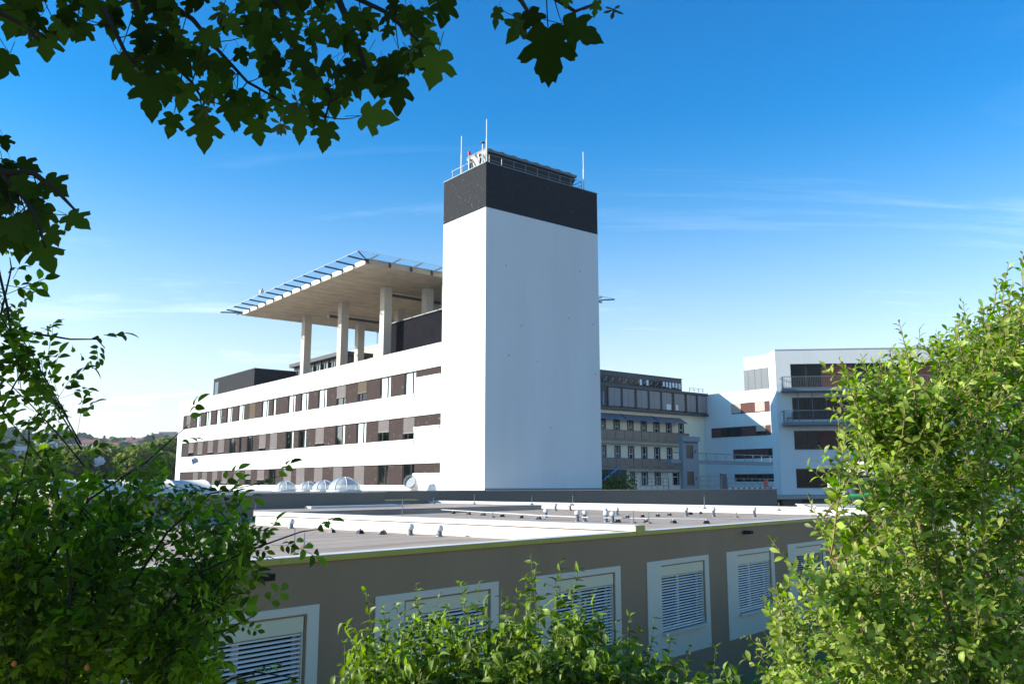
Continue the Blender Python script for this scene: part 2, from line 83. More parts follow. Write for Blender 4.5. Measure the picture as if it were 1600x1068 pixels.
    'rose_tip': [(-1.41,2.93,4.36),(-1.87,3.08,5.08),(-1.74,2.97,4.84),(-1.71,3.86,4.5),(-1.38,3.38,5.05),(-1.13,3.41,4.82),(-1.6,2.98,4.74),(-1.63,2.93,4.74),(-2.01,3.82,4.4),(-1.68,3.76,4.12),(-1.27,2.85,4.78),(-1.63,3.41,4.67),(-2.14,3.45,4.76),(-1.63,2.72,4.76),(-1.99,3.75,4.19),(-1.97,3.82,4.47),(-1.94,3.28,4.74),(-1.32,2.72,4.88),(-1.56,2.72,4.5),(-1.64,3.6,4.76),(-2.13,3.82,4.12),(-1.79,2.89,4.56),(-1.68,3.16,4.92),(-2.13,3.75,4.2),(-1.36,2.91,4.99),(-1.71,3.34,4.92),(-2.0,3.53,4.71),(-1.2,3.02,4.39),(-1.74,2.94,4.65),(-2.09,3.48,4.78),(-1.7,3.35,4.34),(-2.21,3.49,4.91),(-1.94,3.15,4.69),(-1.99,3.62,4.22),(-1.89,3.57,4.75),(-1.28,3.29,5.0),(-1.5,3.67,4.99),(-0.92,2.77,4.61),(-1.43,3.86,4.2),(-1.65,3.84,4.18),(-1.74,3.36,4.79),(-1.9,3.89,4.31),(-1.97,3.66,4.18),(-1.36,3.87,4.32),(-1.82,3.79,4.87),(-2.33,3.86,4.34),(-1.07,2.85,4.37),(-1.58,2.85,4.58),(-2.14,3.59,4.63),(-1.8,3.13,4.47),(-1.51,2.77,4.62),(-1.99,3.23,4.29),(-2.04,3.72,4.89),(-1.37,3.88,4.5),(-1.66,3.49,4.46),(-1.65,3.74,4.9),(-1.21,3.64,4.55),(-1.81,2.98,4.89),(-1.46,2.91,4.58),(-1.59,2.89,4.44),(-2.12,3.71,4.5),(-1.47,3.5,4.32),(-1.7,3.47,4.81),(-1.27,2.94,4.46),(-1.44,3.49,4.47),(-1.61,3.83,4.53),(-1.76,2.75,5.07),(-1.81,3.11,4.95),(-1.11,2.97,4.78),(-0.99,2.83,4.44),(-1.64,3.76,4.76),(-2.0,3.55,4.58),(-1.5,3.58,4.4),(-1.14,3.39,4.93),(-1.41,3.09,4.92),(-1.32,3.31,4.85),(-1.36,3.74,4.83),(-1.21,2.85,4.84),(-1.52,3.11,4.29),(-1.78,3.64,4.25),(-2.11,3.55,4.18),(-1.57,3.17,4.58),(-2.01,3.62,4.36),(-1.52,2.8,4.7),(-1.29,3.57,4.46),(-2.14,3.7,4.72),(-1.79,3.4,4.22),(-1.82,3.69,4.63),(-1.06,2.96,4.94),(-1.17,3.21,4.68),(-1.4,3.01,4.58),(-2.06,3.7,4.87),(-1.52,3.79,4.88),(-1.85,3.14,4.98),(-1.28,3.21,4.51),(-1.12,3.14,4.72),(-2.25,3.9,4.98),(-1.8,2.94,4.47),(-1.84,3.86,4.11),(-1.65,3.63,4.37),(-1.58,3.01,4.9),(-2.22,3.87,4.58),(-0.97,2.79,4.42),(-1.44,2.8,4.51),(-1.43,3.15,4.87),(-0.88,2.79,4.91),(-1.57,3.8,4.65),(-2.04,3.37,4.65),(-1.14,3.43,4.88),(-1.51,3.01,4.91),(-1.27,3.4,4.88),(-1.67,3.69,4.48),(-2.11,3.46,4.48),(-1.53,2.84,4.97),(-1.47,3.04,4.56),(-1.99,3.89,4.99),(-1.15,3.23,4.64),(-1.36,2.99,4.97),(-1.51,3.86,4.46),(-1.9,3.8,4.14),(-1.0,2.85,4.87),(-1.47,3.87,4.1),(-1.32,3.14,4.66),(-1.59,3.7,4.69),(-1.05,3.3,4.68),(-1.67,3.02,4.69),(-1.21,2.9,4.35),(-1.52,3.12,5.04),(-2.14,3.69,4.87),(-1.43,3.16,4.36),(-1.15,2.86,4.49),(-1.46,3.53,4.76),(-1.48,2.8,4.69),(-1.2,3.1,4.78),(-1.28,3.5,4.31),(-1.86,3.68,4.7),(-1.27,3.52,4.89),(-1.95,3.46,4.44),(-1.14,3.44,4.78),(-1.25,3.74,4.68),(-1.75,3.43,4.81),(-1.6,2.84,4.96),(-2.0,3.76,4.77),(-1.66,3.05,4.37),(-1.45,2.73,5.01),(-1.59,3.48,4.21),(-2.02,3.31,4.96),(-1.41,2.72,4.57),(-1.27,3.3,4.95),(-0.87,2.78,4.87),(-1.27,3.1,4.35),(-1.28,2.89,5.0),(-1.46,3.81,4.58),(-1.28,3.23,4.6),(-1.07,2.71,4.38),(-1.8,2.89,4.86),(-1.04,2.82,4.48),(-2.22,3.63,5.0),(-1.79,3.12,4.37),(-2.11,3.44,4.54),(-2.02,3.76,4.26),(-1.24,2.88,4.93),(-1.72,3.76,4.21),(-1.84,3.01,4.86),(-1.95,3.45,5.05),(-1.73,2.92,4.38),(-1.87,3.79,5.03),(-1.52,3.54,4.47),(-1.35,2.91,4.69),(-1.52,3.21,4.77),(-1.42,3.47,4.32),(-2.25,3.56,4.97),(-1.34,3.88,4.46),(-1.91,3.2,5.06),(-1.28,3.33,4.72),(-2.18,3.74,4.39),(-1.18,2.91,4.53),(-1.79,3.65,4.97),(-1.75,3.41,4.29),(-1.49,2.7,5.02),(-1.09,3.05,4.77),(-2.06,3.82,5.07),(-1.83,3.72,4.91),(-1.36,3.86,4.41),(-2.04,3.45,4.3),(-2.34,3.87,4.2),(-2.14,3.44,5.08),(-1.85,3.63,4.16),(-1.51,2.71,4.82),(-2.17,3.46,4.99),(-1.94,3.52,4.28),(-1.16,3.01,4.45),(-1.63,3.2,4.65),(-2.09,3.6,4.46),(-1.36,3.24,4.72),(-1.24,3.13,4.31),(-1.65,2.89,4.49),(-1.91,3.58,4.52),(-1.35,2.88,4.47),(-1.84,3.29,4.81),(-1.82,3.0,4.71),(-1.32,3.5,4.27),(-1.23,2.76,4.62),(-1.2,2.97,4.69),(-1.81,2.97,4.39),(-1.64,3.01,4.34),(-1.55,3.34,4.47),(-1.39,2.75,4.58),(-1.55,2.71,4.83),(-1.33,2.79,4.55),(-1.2,2.93,4.59),(-1.65,2.89,4.67),(-1.92,3.59,4.25),(-1.33,3.56,4.4),(-1.45,2.86,4.41),(-2.04,3.45,4.66),(-1.26,2.9,4.67),(-1.58,3.03,4.3),(-1.39,2.89,4.76),(-1.96,3.16,4.77),(-1.37,3.05,4.52),(-1.1,2.82,4.4),(-1.79,2.86,4.7),(-1.93,3.33,4.23),(-1.81,3.4,4.34),(-1.67,3.1,4.62),(-1.74,3.12,4.52),(-1.43,2.94,4.5),(-1.48,3.33,4.33),(-1.84,3.61,4.38),(-1.32,3.23,4.49),(-2.12,3.67,4.28),(-1.78,3.16,4.36),(-1.83,2.95,4.6),(-1.67,3.41,4.59),(-2.12,3.46,4.82),(-1.74,2.84,4.55),(-1.69,3.3,4.28),(-1.41,3.4,4.66),(-1.51,2.91,4.42),(-1.51,3.6,4.31),(-1.34,2.83,4.41),(-1.37,3.66,4.18),(-1.69,2.91,4.7),(-1.83,3.13,4.33),(-1.85,3.48,4.46),(-1.36,3.16,4.43),(-1.61,2.88,4.51),(-1.41,3.15,4.72),(-1.42,3.31,4.32),(-1.99,3.04,5.59),(-1.81,2.98,5.56),(-1.64,2.61,5.61),(-1.61,2.64,5.25),(-1.81,2.95,5.53),(-1.75,2.78,5.16),(-1.76,2.73,5.67),(-1.75,2.75,5.41)],
    'dog_tip': [(-0.9,5.4,4.36),(-1.07,5.77,4.07),(-1.06,5.61,4.01),(-0.63,5.77,4.35),(-0.76,5.79,4.22),(-0.79,5.42,4.25),(-0.33,5.62,4.37),(-0.32,5.9,4.33),(-0.22,5.84,4.35),(-0.07,5.95,4.29),(-0.41,5.61,4.24),(-0.17,5.77,4.26),(0.12,5.61,4.55),(0.16,5.73,4.48),(0.09,5.89,4.39),(0.33,5.92,4.48),(0.27,5.49,4.41),(0.43,5.66,4.47),(0.2,5.52,4.37),(0.54,5.92,4.29),(0.6,5.71,4.21),(0.65,5.55,4.14),(0.76,5.67,4.17),(0.83,5.77,4.06),(0.91,5.65,4.15),(0.99,5.55,4.04),(1.11,5.56,4.0),(1.28,5.57,3.99),(1.22,5.58,3.88),(1.45,5.76,3.82),(1.62,5.86,3.81),(-0.64,5.88,4.25),(-0.5,5.97,4.24),(0.04,5.88,4.29),(-0.04,5.52,4.28),(0.4,5.78,4.3),(0.47,5.58,4.25),(0.94,5.94,3.97),(0.77,5.75,4.0),(0.22,6.01,3.8),(0.49,5.31,3.78),(0.88,6.45,3.78),(0.3,5.86,3.88),(-0.3,6.51,3.53),(1.3,6.12,3.73),(-0.98,5.98,4.03),(0.65,5.87,3.61),(0.55,6.15,3.99),(-0.77,5.83,3.75),(0.11,6.41,3.72),(-0.2,5.94,3.76),(0.18,5.35,4.07),(0.7,6.23,3.64),(0.78,5.52,3.86),(-0.01,5.51,4.03),(0.6,5.36,3.89),(-0.07,5.86,3.76),(1.08,5.3,3.84),(0.4,5.71,4.15),(0.7,5.71,3.86),(-0.98,6.14,3.58),(1.12,6.11,3.72),(0.28,5.35,4.1),(-0.61,6.51,4.03),(-0.71,5.66,3.91),(-0.4,5.98,4.1),(0.42,6.13,3.58),(-0.9,5.94,3.8),(0.75,5.65,3.88),(-0.92,5.86,3.99),(-0.88,6.01,3.89),(0.62,6.21,3.9),(0.95,5.89,3.8),(0.49,6.18,3.71),(0.45,5.32,3.95),(1.12,6.44,3.54),(-0.4,6.44,3.66),(0.23,5.97,3.59),(0.41,5.53,4.1),(-0.75,6.26,3.86),(-0.35,6.47,3.97),(0.91,6.52,3.46),(-0.9,5.46,3.78),(-0.16,6.08,3.66),(-0.11,5.95,3.99),(-0.93,6.29,4.04),(-0.09,6.26,4.02),(-0.79,5.77,3.88),(-0.91,5.42,4.08),(-0.07,6.31,3.52),(-0.68,5.66,3.78),(1.4,6.21,3.7),(0.41,5.6,3.91),(0.18,5.41,3.98),(0.57,6.03,3.84),(1.66,6.44,3.55),(-0.77,5.72,3.67),(0.03,5.41,3.8),(0.99,6.05,3.85),(-1.02,6.39,3.8),(0.3,5.97,3.77),(0.71,5.41,3.86),(0.2,5.92,3.77),(0.07,5.46,4.14),(-0.47,6.09,3.96),(-0.98,5.45,3.88),(-0.08,5.54,3.99),(-0.69,5.89,4.11),(-0.28,6.02,3.94),(0.12,6.49,4.05),(0.28,6.08,4.1),(1.03,5.38,3.79),(0.35,6.53,3.96),(0.36,5.46,4.07),(-0.19,6.37,3.54),(-0.17,6.43,3.73),(1.27,5.71,3.67),(-0.6,5.73,4.07),(-0.02,6.13,3.97),(-0.47,6.07,3.9),(-1.14,6.43,3.73),(-0.89,6.01,4.02),(-0.52,6.49,4.0),(-0.16,5.95,4.1),(-0.75,5.31,3.92),(-0.27,6.27,3.99),(-0.19,6.22,3.96),(0.22,5.8,3.69),(-0.54,6.16,3.92),(0.93,6.09,3.86),(0.43,5.76,3.71),(-0.73,5.72,4.0),(0.36,5.63,3.76),(-0.02,6.57,3.62),(-0.29,6.57,3.6),(-0.55,5.71,3.66),(-0.85,5.54,3.77),(1.43,6.13,3.62),(-1.16,6.6,3.57),(-0.13,6.19,3.72),(0.27,6.37,3.77),(1.06,5.99,3.59),(-0.4,6.56,3.49),(0.86,5.62,3.72),(0.3,6.09,3.69),(-0.55,5.56,3.78),(-0.16,5.76,3.95),(0.29,5.93,3.95),(-0.7,5.64,4.08),(0.43,6.29,4.13),(-0.1,5.59,3.76),(0.96,6.56,3.58),(-0.12,5.32,4.0),(0.78,6.27,3.54),(0.15,6.52,3.97),(1.15,5.31,3.86),(-0.34,5.7,3.99),(-0.31,5.84,3.74),(-0.49,5.52,4.13),(-0.48,5.76,3.65),(0.62,6.56,3.54),(-0.31,6.04,3.99),(0.36,5.79,3.87),(0.93,5.66,3.73),(1.05,5.39,3.93),(-0.05,6.32,3.74),(-0.03,6.12,3.61),(0.14,6.15,3.64),(0.46,5.44,3.99),(-0.5,6.31,3.76),(-0.56,5.41,4.04),(-1.03,5.97,3.63),(0.59,5.55,3.92),(-0.58,6.56,3.77),(0.59,5.61,4.05),(0.38,5.47,3.85),(1.45,5.71,3.67),(-0.94,5.51,3.86),(0.82,6.32,3.86),(-0.58,5.72,3.9),(0.21,6.2,4.14),(0.4,6.21,3.84),(-0.64,5.69,3.88),(-0.78,6.01,3.79),(1.36,5.72,3.76),(-0.5,5.9,3.73),(0.45,5.51,4.17),(0.73,6.35,3.88),(-0.71,5.94,3.63),(0.05,5.9,3.78),(-0.88,6.03,3.73),(-0.65,6.4,3.54),(0.93,5.49,3.8),(-0.33,6.5,4.03),(-0.53,5.71,3.79),(-0.99,6.08,3.71),(0.51,6.21,3.93),(-0.02,6.25,3.84),(-0.8,5.73,4.12),(0.28,6.02,3.62),(0.55,6.19,3.66),(1.27,6.28,3.58),(1.17,6.17,3.66),(0.34,6.12,4.1)],
    'wil_tip': [(2.88,4.78,6.26),(2.95,4.75,6.31),(2.86,4.75,6.11),(2.67,4.92,6.07),(2.78,4.96,5.95),(2.28,4.66,5.87),(2.07,4.46,5.86),(2.63,5.13,5.84),(1.94,4.66,5.71),(1.76,4.51,5.67),(1.94,4.44,5.66),(1.82,4.82,5.52),(1.74,4.53,5.34),(1.98,5.09,5.25),(1.74,4.73,5.08),(1.74,5.07,4.94),(1.84,5.13,4.82),(1.41,4.74,4.71),(1.41,4.46,4.6),(1.52,5.04,4.43),(1.27,4.44,4.43),(1.42,5.07,4.11),(1.26,4.4,4.09),(1.49,4.47,4.6),(2.43,4.52,5.88),(2.97,5.17,6.09),(2.2,4.61,5.75),(2.33,5.17,5.82),(2.05,5.11,5.6),(2.98,5.07,6.23),(1.57,4.59,4.43),(1.62,5.07,4.3),(2.57,4.71,4.43),(2.81,4.72,5.7),(2.43,4.91,5.53),(3.13,5.65,3.97),(2.7,5.66,4.91),(2.4,6.16,4.26),(2.73,5.43,5.44),(2.01,4.29,4.92),(2.69,4.49,4.95),(1.95,4.53,5.64),(2.41,5.35,4.88),(3.1,5.29,4.84),(3.49,5.94,5.05),(2.81,5.58,5.23),(3.39,5.59,5.69),(2.43,4.8,4.11),(2.58,5.15,4.19),(2.5,4.7,4.09),(3.08,5.63,4.89),(2.93,5.67,4.73),(3.26,5.17,5.69),(3.08,4.78,5.37),(1.67,5.5,3.8),(3.18,6.01,3.58),(2.02,4.26,4.17),(3.34,5.57,4.3),(1.87,4.74,5.65),(3.63,6.06,4.03),(2.63,5.17,4.97),(2.48,4.69,5.22),(3.0,5.08,4.97),(3.64,5.75,5.64),(2.64,4.9,3.79),(2.42,5.52,4.62),(2.71,4.57,5.93),(2.72,4.72,4.74),(3.57,5.83,6.04),(2.02,6.12,4.18),(3.37,6.12,5.46),(2.57,5.23,4.63),(2.67,5.15,4.61),(2.28,6.08,4.32),(2.92,6.06,4.7),(2.69,5.83,5.05),(2.51,4.5,5.67),(3.72,5.97,5.53),(2.27,5.6,5.35),(1.96,5.71,4.2),(3.16,5.52,4.25),(2.87,4.52,5.45),(2.29,5.2,3.88),(2.35,4.6,4.07),(3.48,6.12,4.04),(1.93,4.8,5.56),(1.66,4.27,4.4),(3.04,5.04,3.92),(3.21,6.11,5.89),(2.72,4.85,5.07),(2.98,6.01,3.79),(2.62,5.23,4.72),(1.73,5.28,3.76),(2.71,4.41,5.25),(3.34,5.91,5.18),(3.89,6.08,4.47),(2.01,4.41,4.98),(2.36,4.28,4.82),(3.31,5.63,3.75),(3.08,6.03,5.03),(3.68,6.08,3.53),(2.9,5.2,4.7),(2.74,4.95,5.15),(3.12,5.79,4.58),(2.6,4.46,4.45),(2.34,4.33,4.09),(2.5,5.17,4.45),(2.07,5.58,3.87),(2.0,4.77,5.59),(1.4,4.9,4.02),(2.64,4.86,4.26),(2.17,4.61,4.23),(1.68,5.69,4.33),(3.46,5.98,5.35),(3.24,5.73,3.77),(3.07,5.27,4.9),(2.82,5.99,6.0),(3.05,6.15,5.55),(2.79,4.58,4.41),(2.85,5.94,4.8),(2.11,5.09,4.7),(2.4,5.79,4.02),(2.67,4.71,5.89),(1.86,6.16,3.52),(2.26,5.41,5.48),(2.63,4.28,5.84),(3.02,4.79,4.86),(2.22,4.34,3.97),(2.3,5.11,4.44),(3.96,6.02,5.81),(3.46,5.63,4.56),(3.45,5.77,5.93),(2.4,4.97,4.08),(3.27,5.28,4.45),(2.6,4.22,5.94),(3.52,5.71,5.83),(1.57,4.52,4.21),(2.71,4.31,4.76),(2.19,4.86,5.56),(2.72,4.55,4.21),(3.29,5.42,6.04),(3.23,5.29,4.07),(2.31,6.07,4.06),(2.18,5.18,5.36),(2.2,4.5,5.01),(2.32,4.38,4.49),(1.98,5.18,3.93),(1.53,4.26,4.4),(1.85,4.53,4.09),(2.59,4.73,5.41),(2.81,5.18,5.91),(3.26,6.19,4.94),(1.79,6.01,3.79),(2.87,4.54,5.33),(1.98,4.59,3.89),(2.39,4.32,5.24),(2.33,5.33,4.89),(2.95,6.08,4.84),(3.51,5.22,5.95),(3.44,5.48,5.0),(2.47,5.07,4.72),(1.69,5.92,3.75),(1.78,5.75,4.27),(2.18,4.85,4.82),(2.39,5.81,3.74),(1.53,4.46,4.5),(2.27,5.27,4.67),(2.81,6.03,5.94),(2.2,4.26,5.57),(1.62,5.54,4.21),(2.54,4.63,3.91),(2.2,4.6,4.46),(2.49,5.65,5.6),(2.12,5.41,3.71),(3.35,5.36,6.14),(2.52,4.21,5.47),(2.06,5.75,4.31),(2.6,5.24,5.06),(2.22,4.65,5.04),(2.1,5.94,3.76),(2.7,4.9,3.8),(3.82,5.86,4.98),(3.6,5.43,6.06),(2.37,4.76,4.89),(2.95,5.84,5.3),(3.67,6.13,5.22),(2.01,4.59,4.79),(2.96,4.59,5.21),(2.95,5.45,5.11),(3.24,6.09,4.84),(2.13,4.58,5.66),(2.13,5.28,4.55),(2.84,5.1,4.53),(2.68,5.15,4.85),(2.34,5.31,4.49),(2.98,4.88,4.72),(1.63,5.59,3.63),(2.97,6.07,5.58),(2.46,5.57,4.25),(2.64,5.71,4.18),(2.71,5.11,5.63),(2.48,4.54,4.62),(2.96,5.06,5.67),(1.69,5.58,3.71),(2.49,5.45,4.08),(2.54,4.76,5.91),(2.72,6.08,4.15),(2.27,5.35,4.27),(2.53,4.76,5.52),(2.29,5.22,5.45),(2.82,5.12,4.44),(2.09,5.95,3.65),(1.72,4.35,4.57),(3.15,6.18,5.74),(3.29,4.89,6.07),(1.98,4.63,5.18),(3.54,5.97,3.54),(2.89,6.03,4.16),(2.27,5.41,4.6),(3.58,5.57,4.83),(2.97,5.17,4.66),(3.02,5.19,3.95),(2.11,5.95,4.05),(2.59,4.9,4.09),(2.54,5.01,5.13),(2.54,4.53,4.12),(2.19,4.84,5.39),(2.98,5.03,5.86),(2.46,4.73,4.49),(2.59,5.01,4.94),(2.54,5.71,5.73),(2.93,5.77,4.55),(1.9,4.98,4.38),(2.3,5.11,3.8),(2.46,4.81,4.45),(2.94,4.66,5.72),(3.0,5.54,5.68),(2.85,5.36,4.07),(2.51,5.42,4.57),(2.74,4.35,4.45),(3.14,4.74,6.0),(3.08,4.99,3.8),(3.73,5.76,4.71),(3.15,5.52,4.44),(2.1,4.91,3.88),(1.96,5.88,4.13),(3.52,5.96,3.77),(3.28,5.86,5.41),(3.1,5.42,4.06),(3.38,6.15,5.95),(3.82,5.66,6.15),(3.25,5.78,4.52),(2.77,5.1,4.14),(3.49,5.98,4.14),(3.48,6.03,5.19),(2.75,5.46,5.75),(3.51,6.18,4.79),(2.44,4.31,5.69),(2.14,6.12,3.51),(2.76,5.2,5.32),(3.18,5.0,6.13),(3.55,5.55,4.61),(2.01,4.28,5.54),(2.06,4.61,5.64),(3.04,4.57,5.59),(2.07,5.71,3.89),(2.73,5.25,3.8),(1.96,4.49,4.47),(2.58,6.13,3.53),(2.09,5.54,3.69),(2.78,5.46,5.98),(2.62,4.26,5.57),(2.89,5.57,5.95),(1.78,6.09,3.85),(2.61,5.56,5.26),(2.2,5.28,5.29),(2.75,4.75,5.89),(1.92,5.95,3.89),(2.69,5.25,3.88),(3.21,4.91,5.57),(2.19,5.89,4.48),(2.43,5.98,4.54),(2.14,4.93,4.29),(2.0,4.93,4.09),(2.64,5.41,4.54),(3.58,5.97,5.47),(2.04,5.31,3.8),(2.9,5.86,5.33),(2.15,5.53,4.07),(2.62,4.29,4.18),(2.68,4.73,5.37),(2.06,5.09,5.68),(2.18,5.21,4.07),(3.25,5.2,4.13),(2.42,5.15,3.9),(1.92,4.82,4.39),(3.84,6.05,5.36),(3.21,5.76,4.84),(2.21,4.97,5.31),(2.84,4.47,4.64),(3.12,5.07,5.86),(2.42,4.98,5.61),(2.91,6.11,3.63),(2.12,4.34,4.03),(2.85,4.5,5.74),(2.45,4.9,5.6),(1.44,4.44,4.21),(1.79,6.02,4.08),(2.52,5.4,3.91),(2.81,5.85,5.6),(2.56,4.35,5.52),(1.41,4.66,4.12),(2.69,4.88,4.15),(2.62,5.54,5.77),(3.12,5.61,6.11),(3.4,5.35,5.96),(2.78,6.0,3.55),(2.42,4.76,3.95),(2.22,4.33,5.37),(3.28,5.66,3.79),(2.38,5.94,3.97),(1.59,5.34,4.28),(2.8,4.43,4.93),(2.31,5.21,3.94),(2.02,4.5,5.17),(1.67,4.27,4.68),(3.15,5.77,5.94),(2.54,5.11,4.12),(2.18,6.2,3.87),(2.95,4.99,4.57),(3.1,5.17,3.94),(2.04,4.57,4.16),(2.55,4.85,3.98),(2.59,5.29,4.34),(2.02,4.32,5.14),(2.7,4.88,3.97),(1.93,4.68,4.34),(2.3,5.06,4.1),(1.85,4.6,4.11),(3.69,5.59,5.32),(2.25,4.3,5.56),(2.75,5.0,5.51),(2.21,4.72,3.92),(2.92,5.37,6.05),(2.72,5.07,4.3),(1.53,4.72,4.05),(2.4,4.88,5.22),(2.56,4.96,4.27),(2.94,5.75,5.37),(2.29,4.58,4.8),(2.61,5.35,4.39),(2.72,4.45,4.39),(2.18,4.96,4.97),(2.6,4.31,5.9),(2.53,6.17,3.81),(2.15,6.16,3.65),(3.04,5.0,5.34),(3.34,5.54,4.81),(3.11,5.0,5.61),(2.04,4.58,5.1),(3.3,5.64,3.9),(2.44,5.13,4.97),(3.2,5.49,4.14),(2.8,5.53,4.43),(3.5,6.06,6.27),(3.52,5.5,5.11),(3.09,5.14,4.77),(2.14,5.11,4.36),(2.78,5.25,4.33),(2.38,5.25,5.78),(2.98,5.53,4.19),(2.54,4.83,5.35),(2.36,4.56,5.48),(3.14,5.74,5.8),(2.08,4.77,4.58),(3.27,5.63,5.8),(2.59,4.3,4.35),(2.82,5.94,3.57),(2.65,4.31,5.15),(2.63,4.69,3.87),(2.5,4.44,5.62),(2.83,4.73,3.9),(3.76,5.94,4.62),(2.07,5.62,4.0),(2.33,5.6,3.83),(1.68,4.71,4.55),(2.66,4.22,5.83),(2.29,4.21,4.44),(3.13,5.27,5.33),(1.74,5.86,3.76),(2.54,4.37,4.17),(2.43,4.51,4.58),(2.41,4.71,5.74),(2.45,4.26,5.32),(2.67,5.45,5.9),(3.78,5.79,5.59),(2.97,5.92,6.02),(2.45,4.49,5.05),(3.27,6.14,5.82),(2.99,5.84,4.05),(1.76,4.57,3.87),(2.57,5.99,5.47),(3.58,6.17,3.93),(3.88,6.04,4.93),(2.45,5.08,4.64),(3.19,5.77,4.59),(2.78,6.0,3.86),(1.82,5.8,4.14),(1.61,5.18,3.81),(2.89,5.55,4.63),(1.82,5.02,4.56),(3.29,5.92,4.94),(1.83,4.67,4.11),(2.3,4.83,4.15),(2.28,5.02,4.33),(1.97,5.34,3.84),(1.97,4.76,4.51),(2.03,6.16,3.97),(2.56,5.96,5.29),(2.55,5.99,5.35),(2.32,4.72,5.09),(3.07,5.1,5.47),(2.97,4.67,4.45),(2.28,4.84,4.58),(1.78,5.41,4.38),(2.5,4.37,5.21),(3.21,5.17,4.67),(3.09,4.95,5.9),(2.71,5.79,4.82),(2.19,4.84,4.39),(2.87,4.55,4.04),(2.87,5.81,3.6),(2.46,4.64,5.42),(3.39,5.21,5.96),(2.95,6.0,4.91),(3.5,5.36,4.92),(1.68,4.78,4.48),(2.54,6.18,5.44),(3.38,5.29,5.64),(2.48,4.22,4.55),(3.28,5.67,4.76),(2.73,4.61,5.43),(2.73,5.91,4.7),(3.17,5.14,5.36),(2.68,4.73,5.98),(2.66,6.03,4.08),(3.29,6.18,4.36),(1.8,4.38,4.5),(3.37,5.77,4.23),(2.03,4.46,5.21),(2.62,4.56,4.89),(3.24,5.98,3.92),(1.7,5.07,3.97),(2.52,5.74,5.2),(3.3,5.67,5.9),(1.56,4.65,3.99),(2.29,4.81,5.45),(2.02,4.48,3.9),(3.28,5.71,5.5),(2.94,5.43,4.68),(2.86,4.39,5.63),(3.09,5.08,5.25),(2.9,5.55,5.17),(2.87,4.68,5.38),(3.68,6.13,4.58),(2.55,5.29,3.93),(3.68,5.77,5.5),(2.45,5.39,5.51),(3.59,5.42,6.24),(2.71,5.94,4.47),(3.33,5.94,5.35),(2.0,4.48,4.71),(1.58,5.14,4.16),(3.04,5.11,4.8),(3.43,6.13,4.7),(2.36,5.93,3.7),(2.75,5.41,4.52),(1.67,5.8,4.03),(3.06,5.72,5.92),(2.75,5.65,4.47),(2.76,4.91,4.0),(3.51,5.4,5.82),(1.92,4.43,4.56),(2.87,5.24,4.73),(1.93,4.2,4.89),(1.28,4.26,4.25),(3.31,5.31,5.85),(3.09,4.95,4.89),(3.36,5.07,5.87),(2.77,4.83,5.51),(3.6,5.61,6.38),(3.57,5.87,5.09),(2.26,4.31,4.31),(3.95,5.86,6.13),(2.21,4.22,4.6),(3.21,4.93,5.42),(2.7,5.08,5.89),(2.18,5.57,4.13),(1.96,4.69,5.49),(2.68,5.72,4.34),(2.6,4.23,5.44),(2.63,5.04,4.39),(2.78,4.46,5.09),(3.4,5.39,4.78),(2.65,5.83,4.13),(2.2,4.56,5.18),(1.73,4.43,4.63),(2.98,5.36,4.12),(3.21,5.75,5.65),(2.55,5.6,4.92),(1.88,5.07,4.49),(2.11,4.74,4.73),(3.81,5.77,6.05),(3.13,4.99,5.2),(2.39,4.88,5.4),(3.35,5.66,6.25),(2.2,5.24,4.19),(1.81,5.8,3.8),(1.64,4.77,4.0),(2.01,4.38,5.16),(1.89,4.64,5.39),(2.23,5.25,4.75),(3.35,5.5,4.11),(3.8,5.83,5.03),(2.36,4.66,5.76),(3.2,6.15,3.76),(2.16,5.16,4.55),(2.43,4.97,4.25),(2.48,6.18,5.58),(2.71,6.05,4.04),(2.75,4.39,6.05),(2.38,4.23,4.03),(2.55,5.62,5.92),(3.3,5.37,4.95),(3.94,6.19,4.05),(2.66,5.13,4.07),(3.4,5.18,6.24),(2.16,5.01,5.46),(2.07,4.77,4.18),(2.64,4.22,4.2),(3.36,5.52,3.79),(3.02,5.43,6.0),(1.97,4.61,4.16),(1.81,4.44,5.21),(2.34,4.78,4.22),(2.19,4.5,4.83),(2.5,5.69,5.31),(2.33,5.8,3.66),(3.22,4.98,5.86),(2.8,6.01,4.04),(1.72,4.37,5.33),(3.57,5.9,5.82)],
}
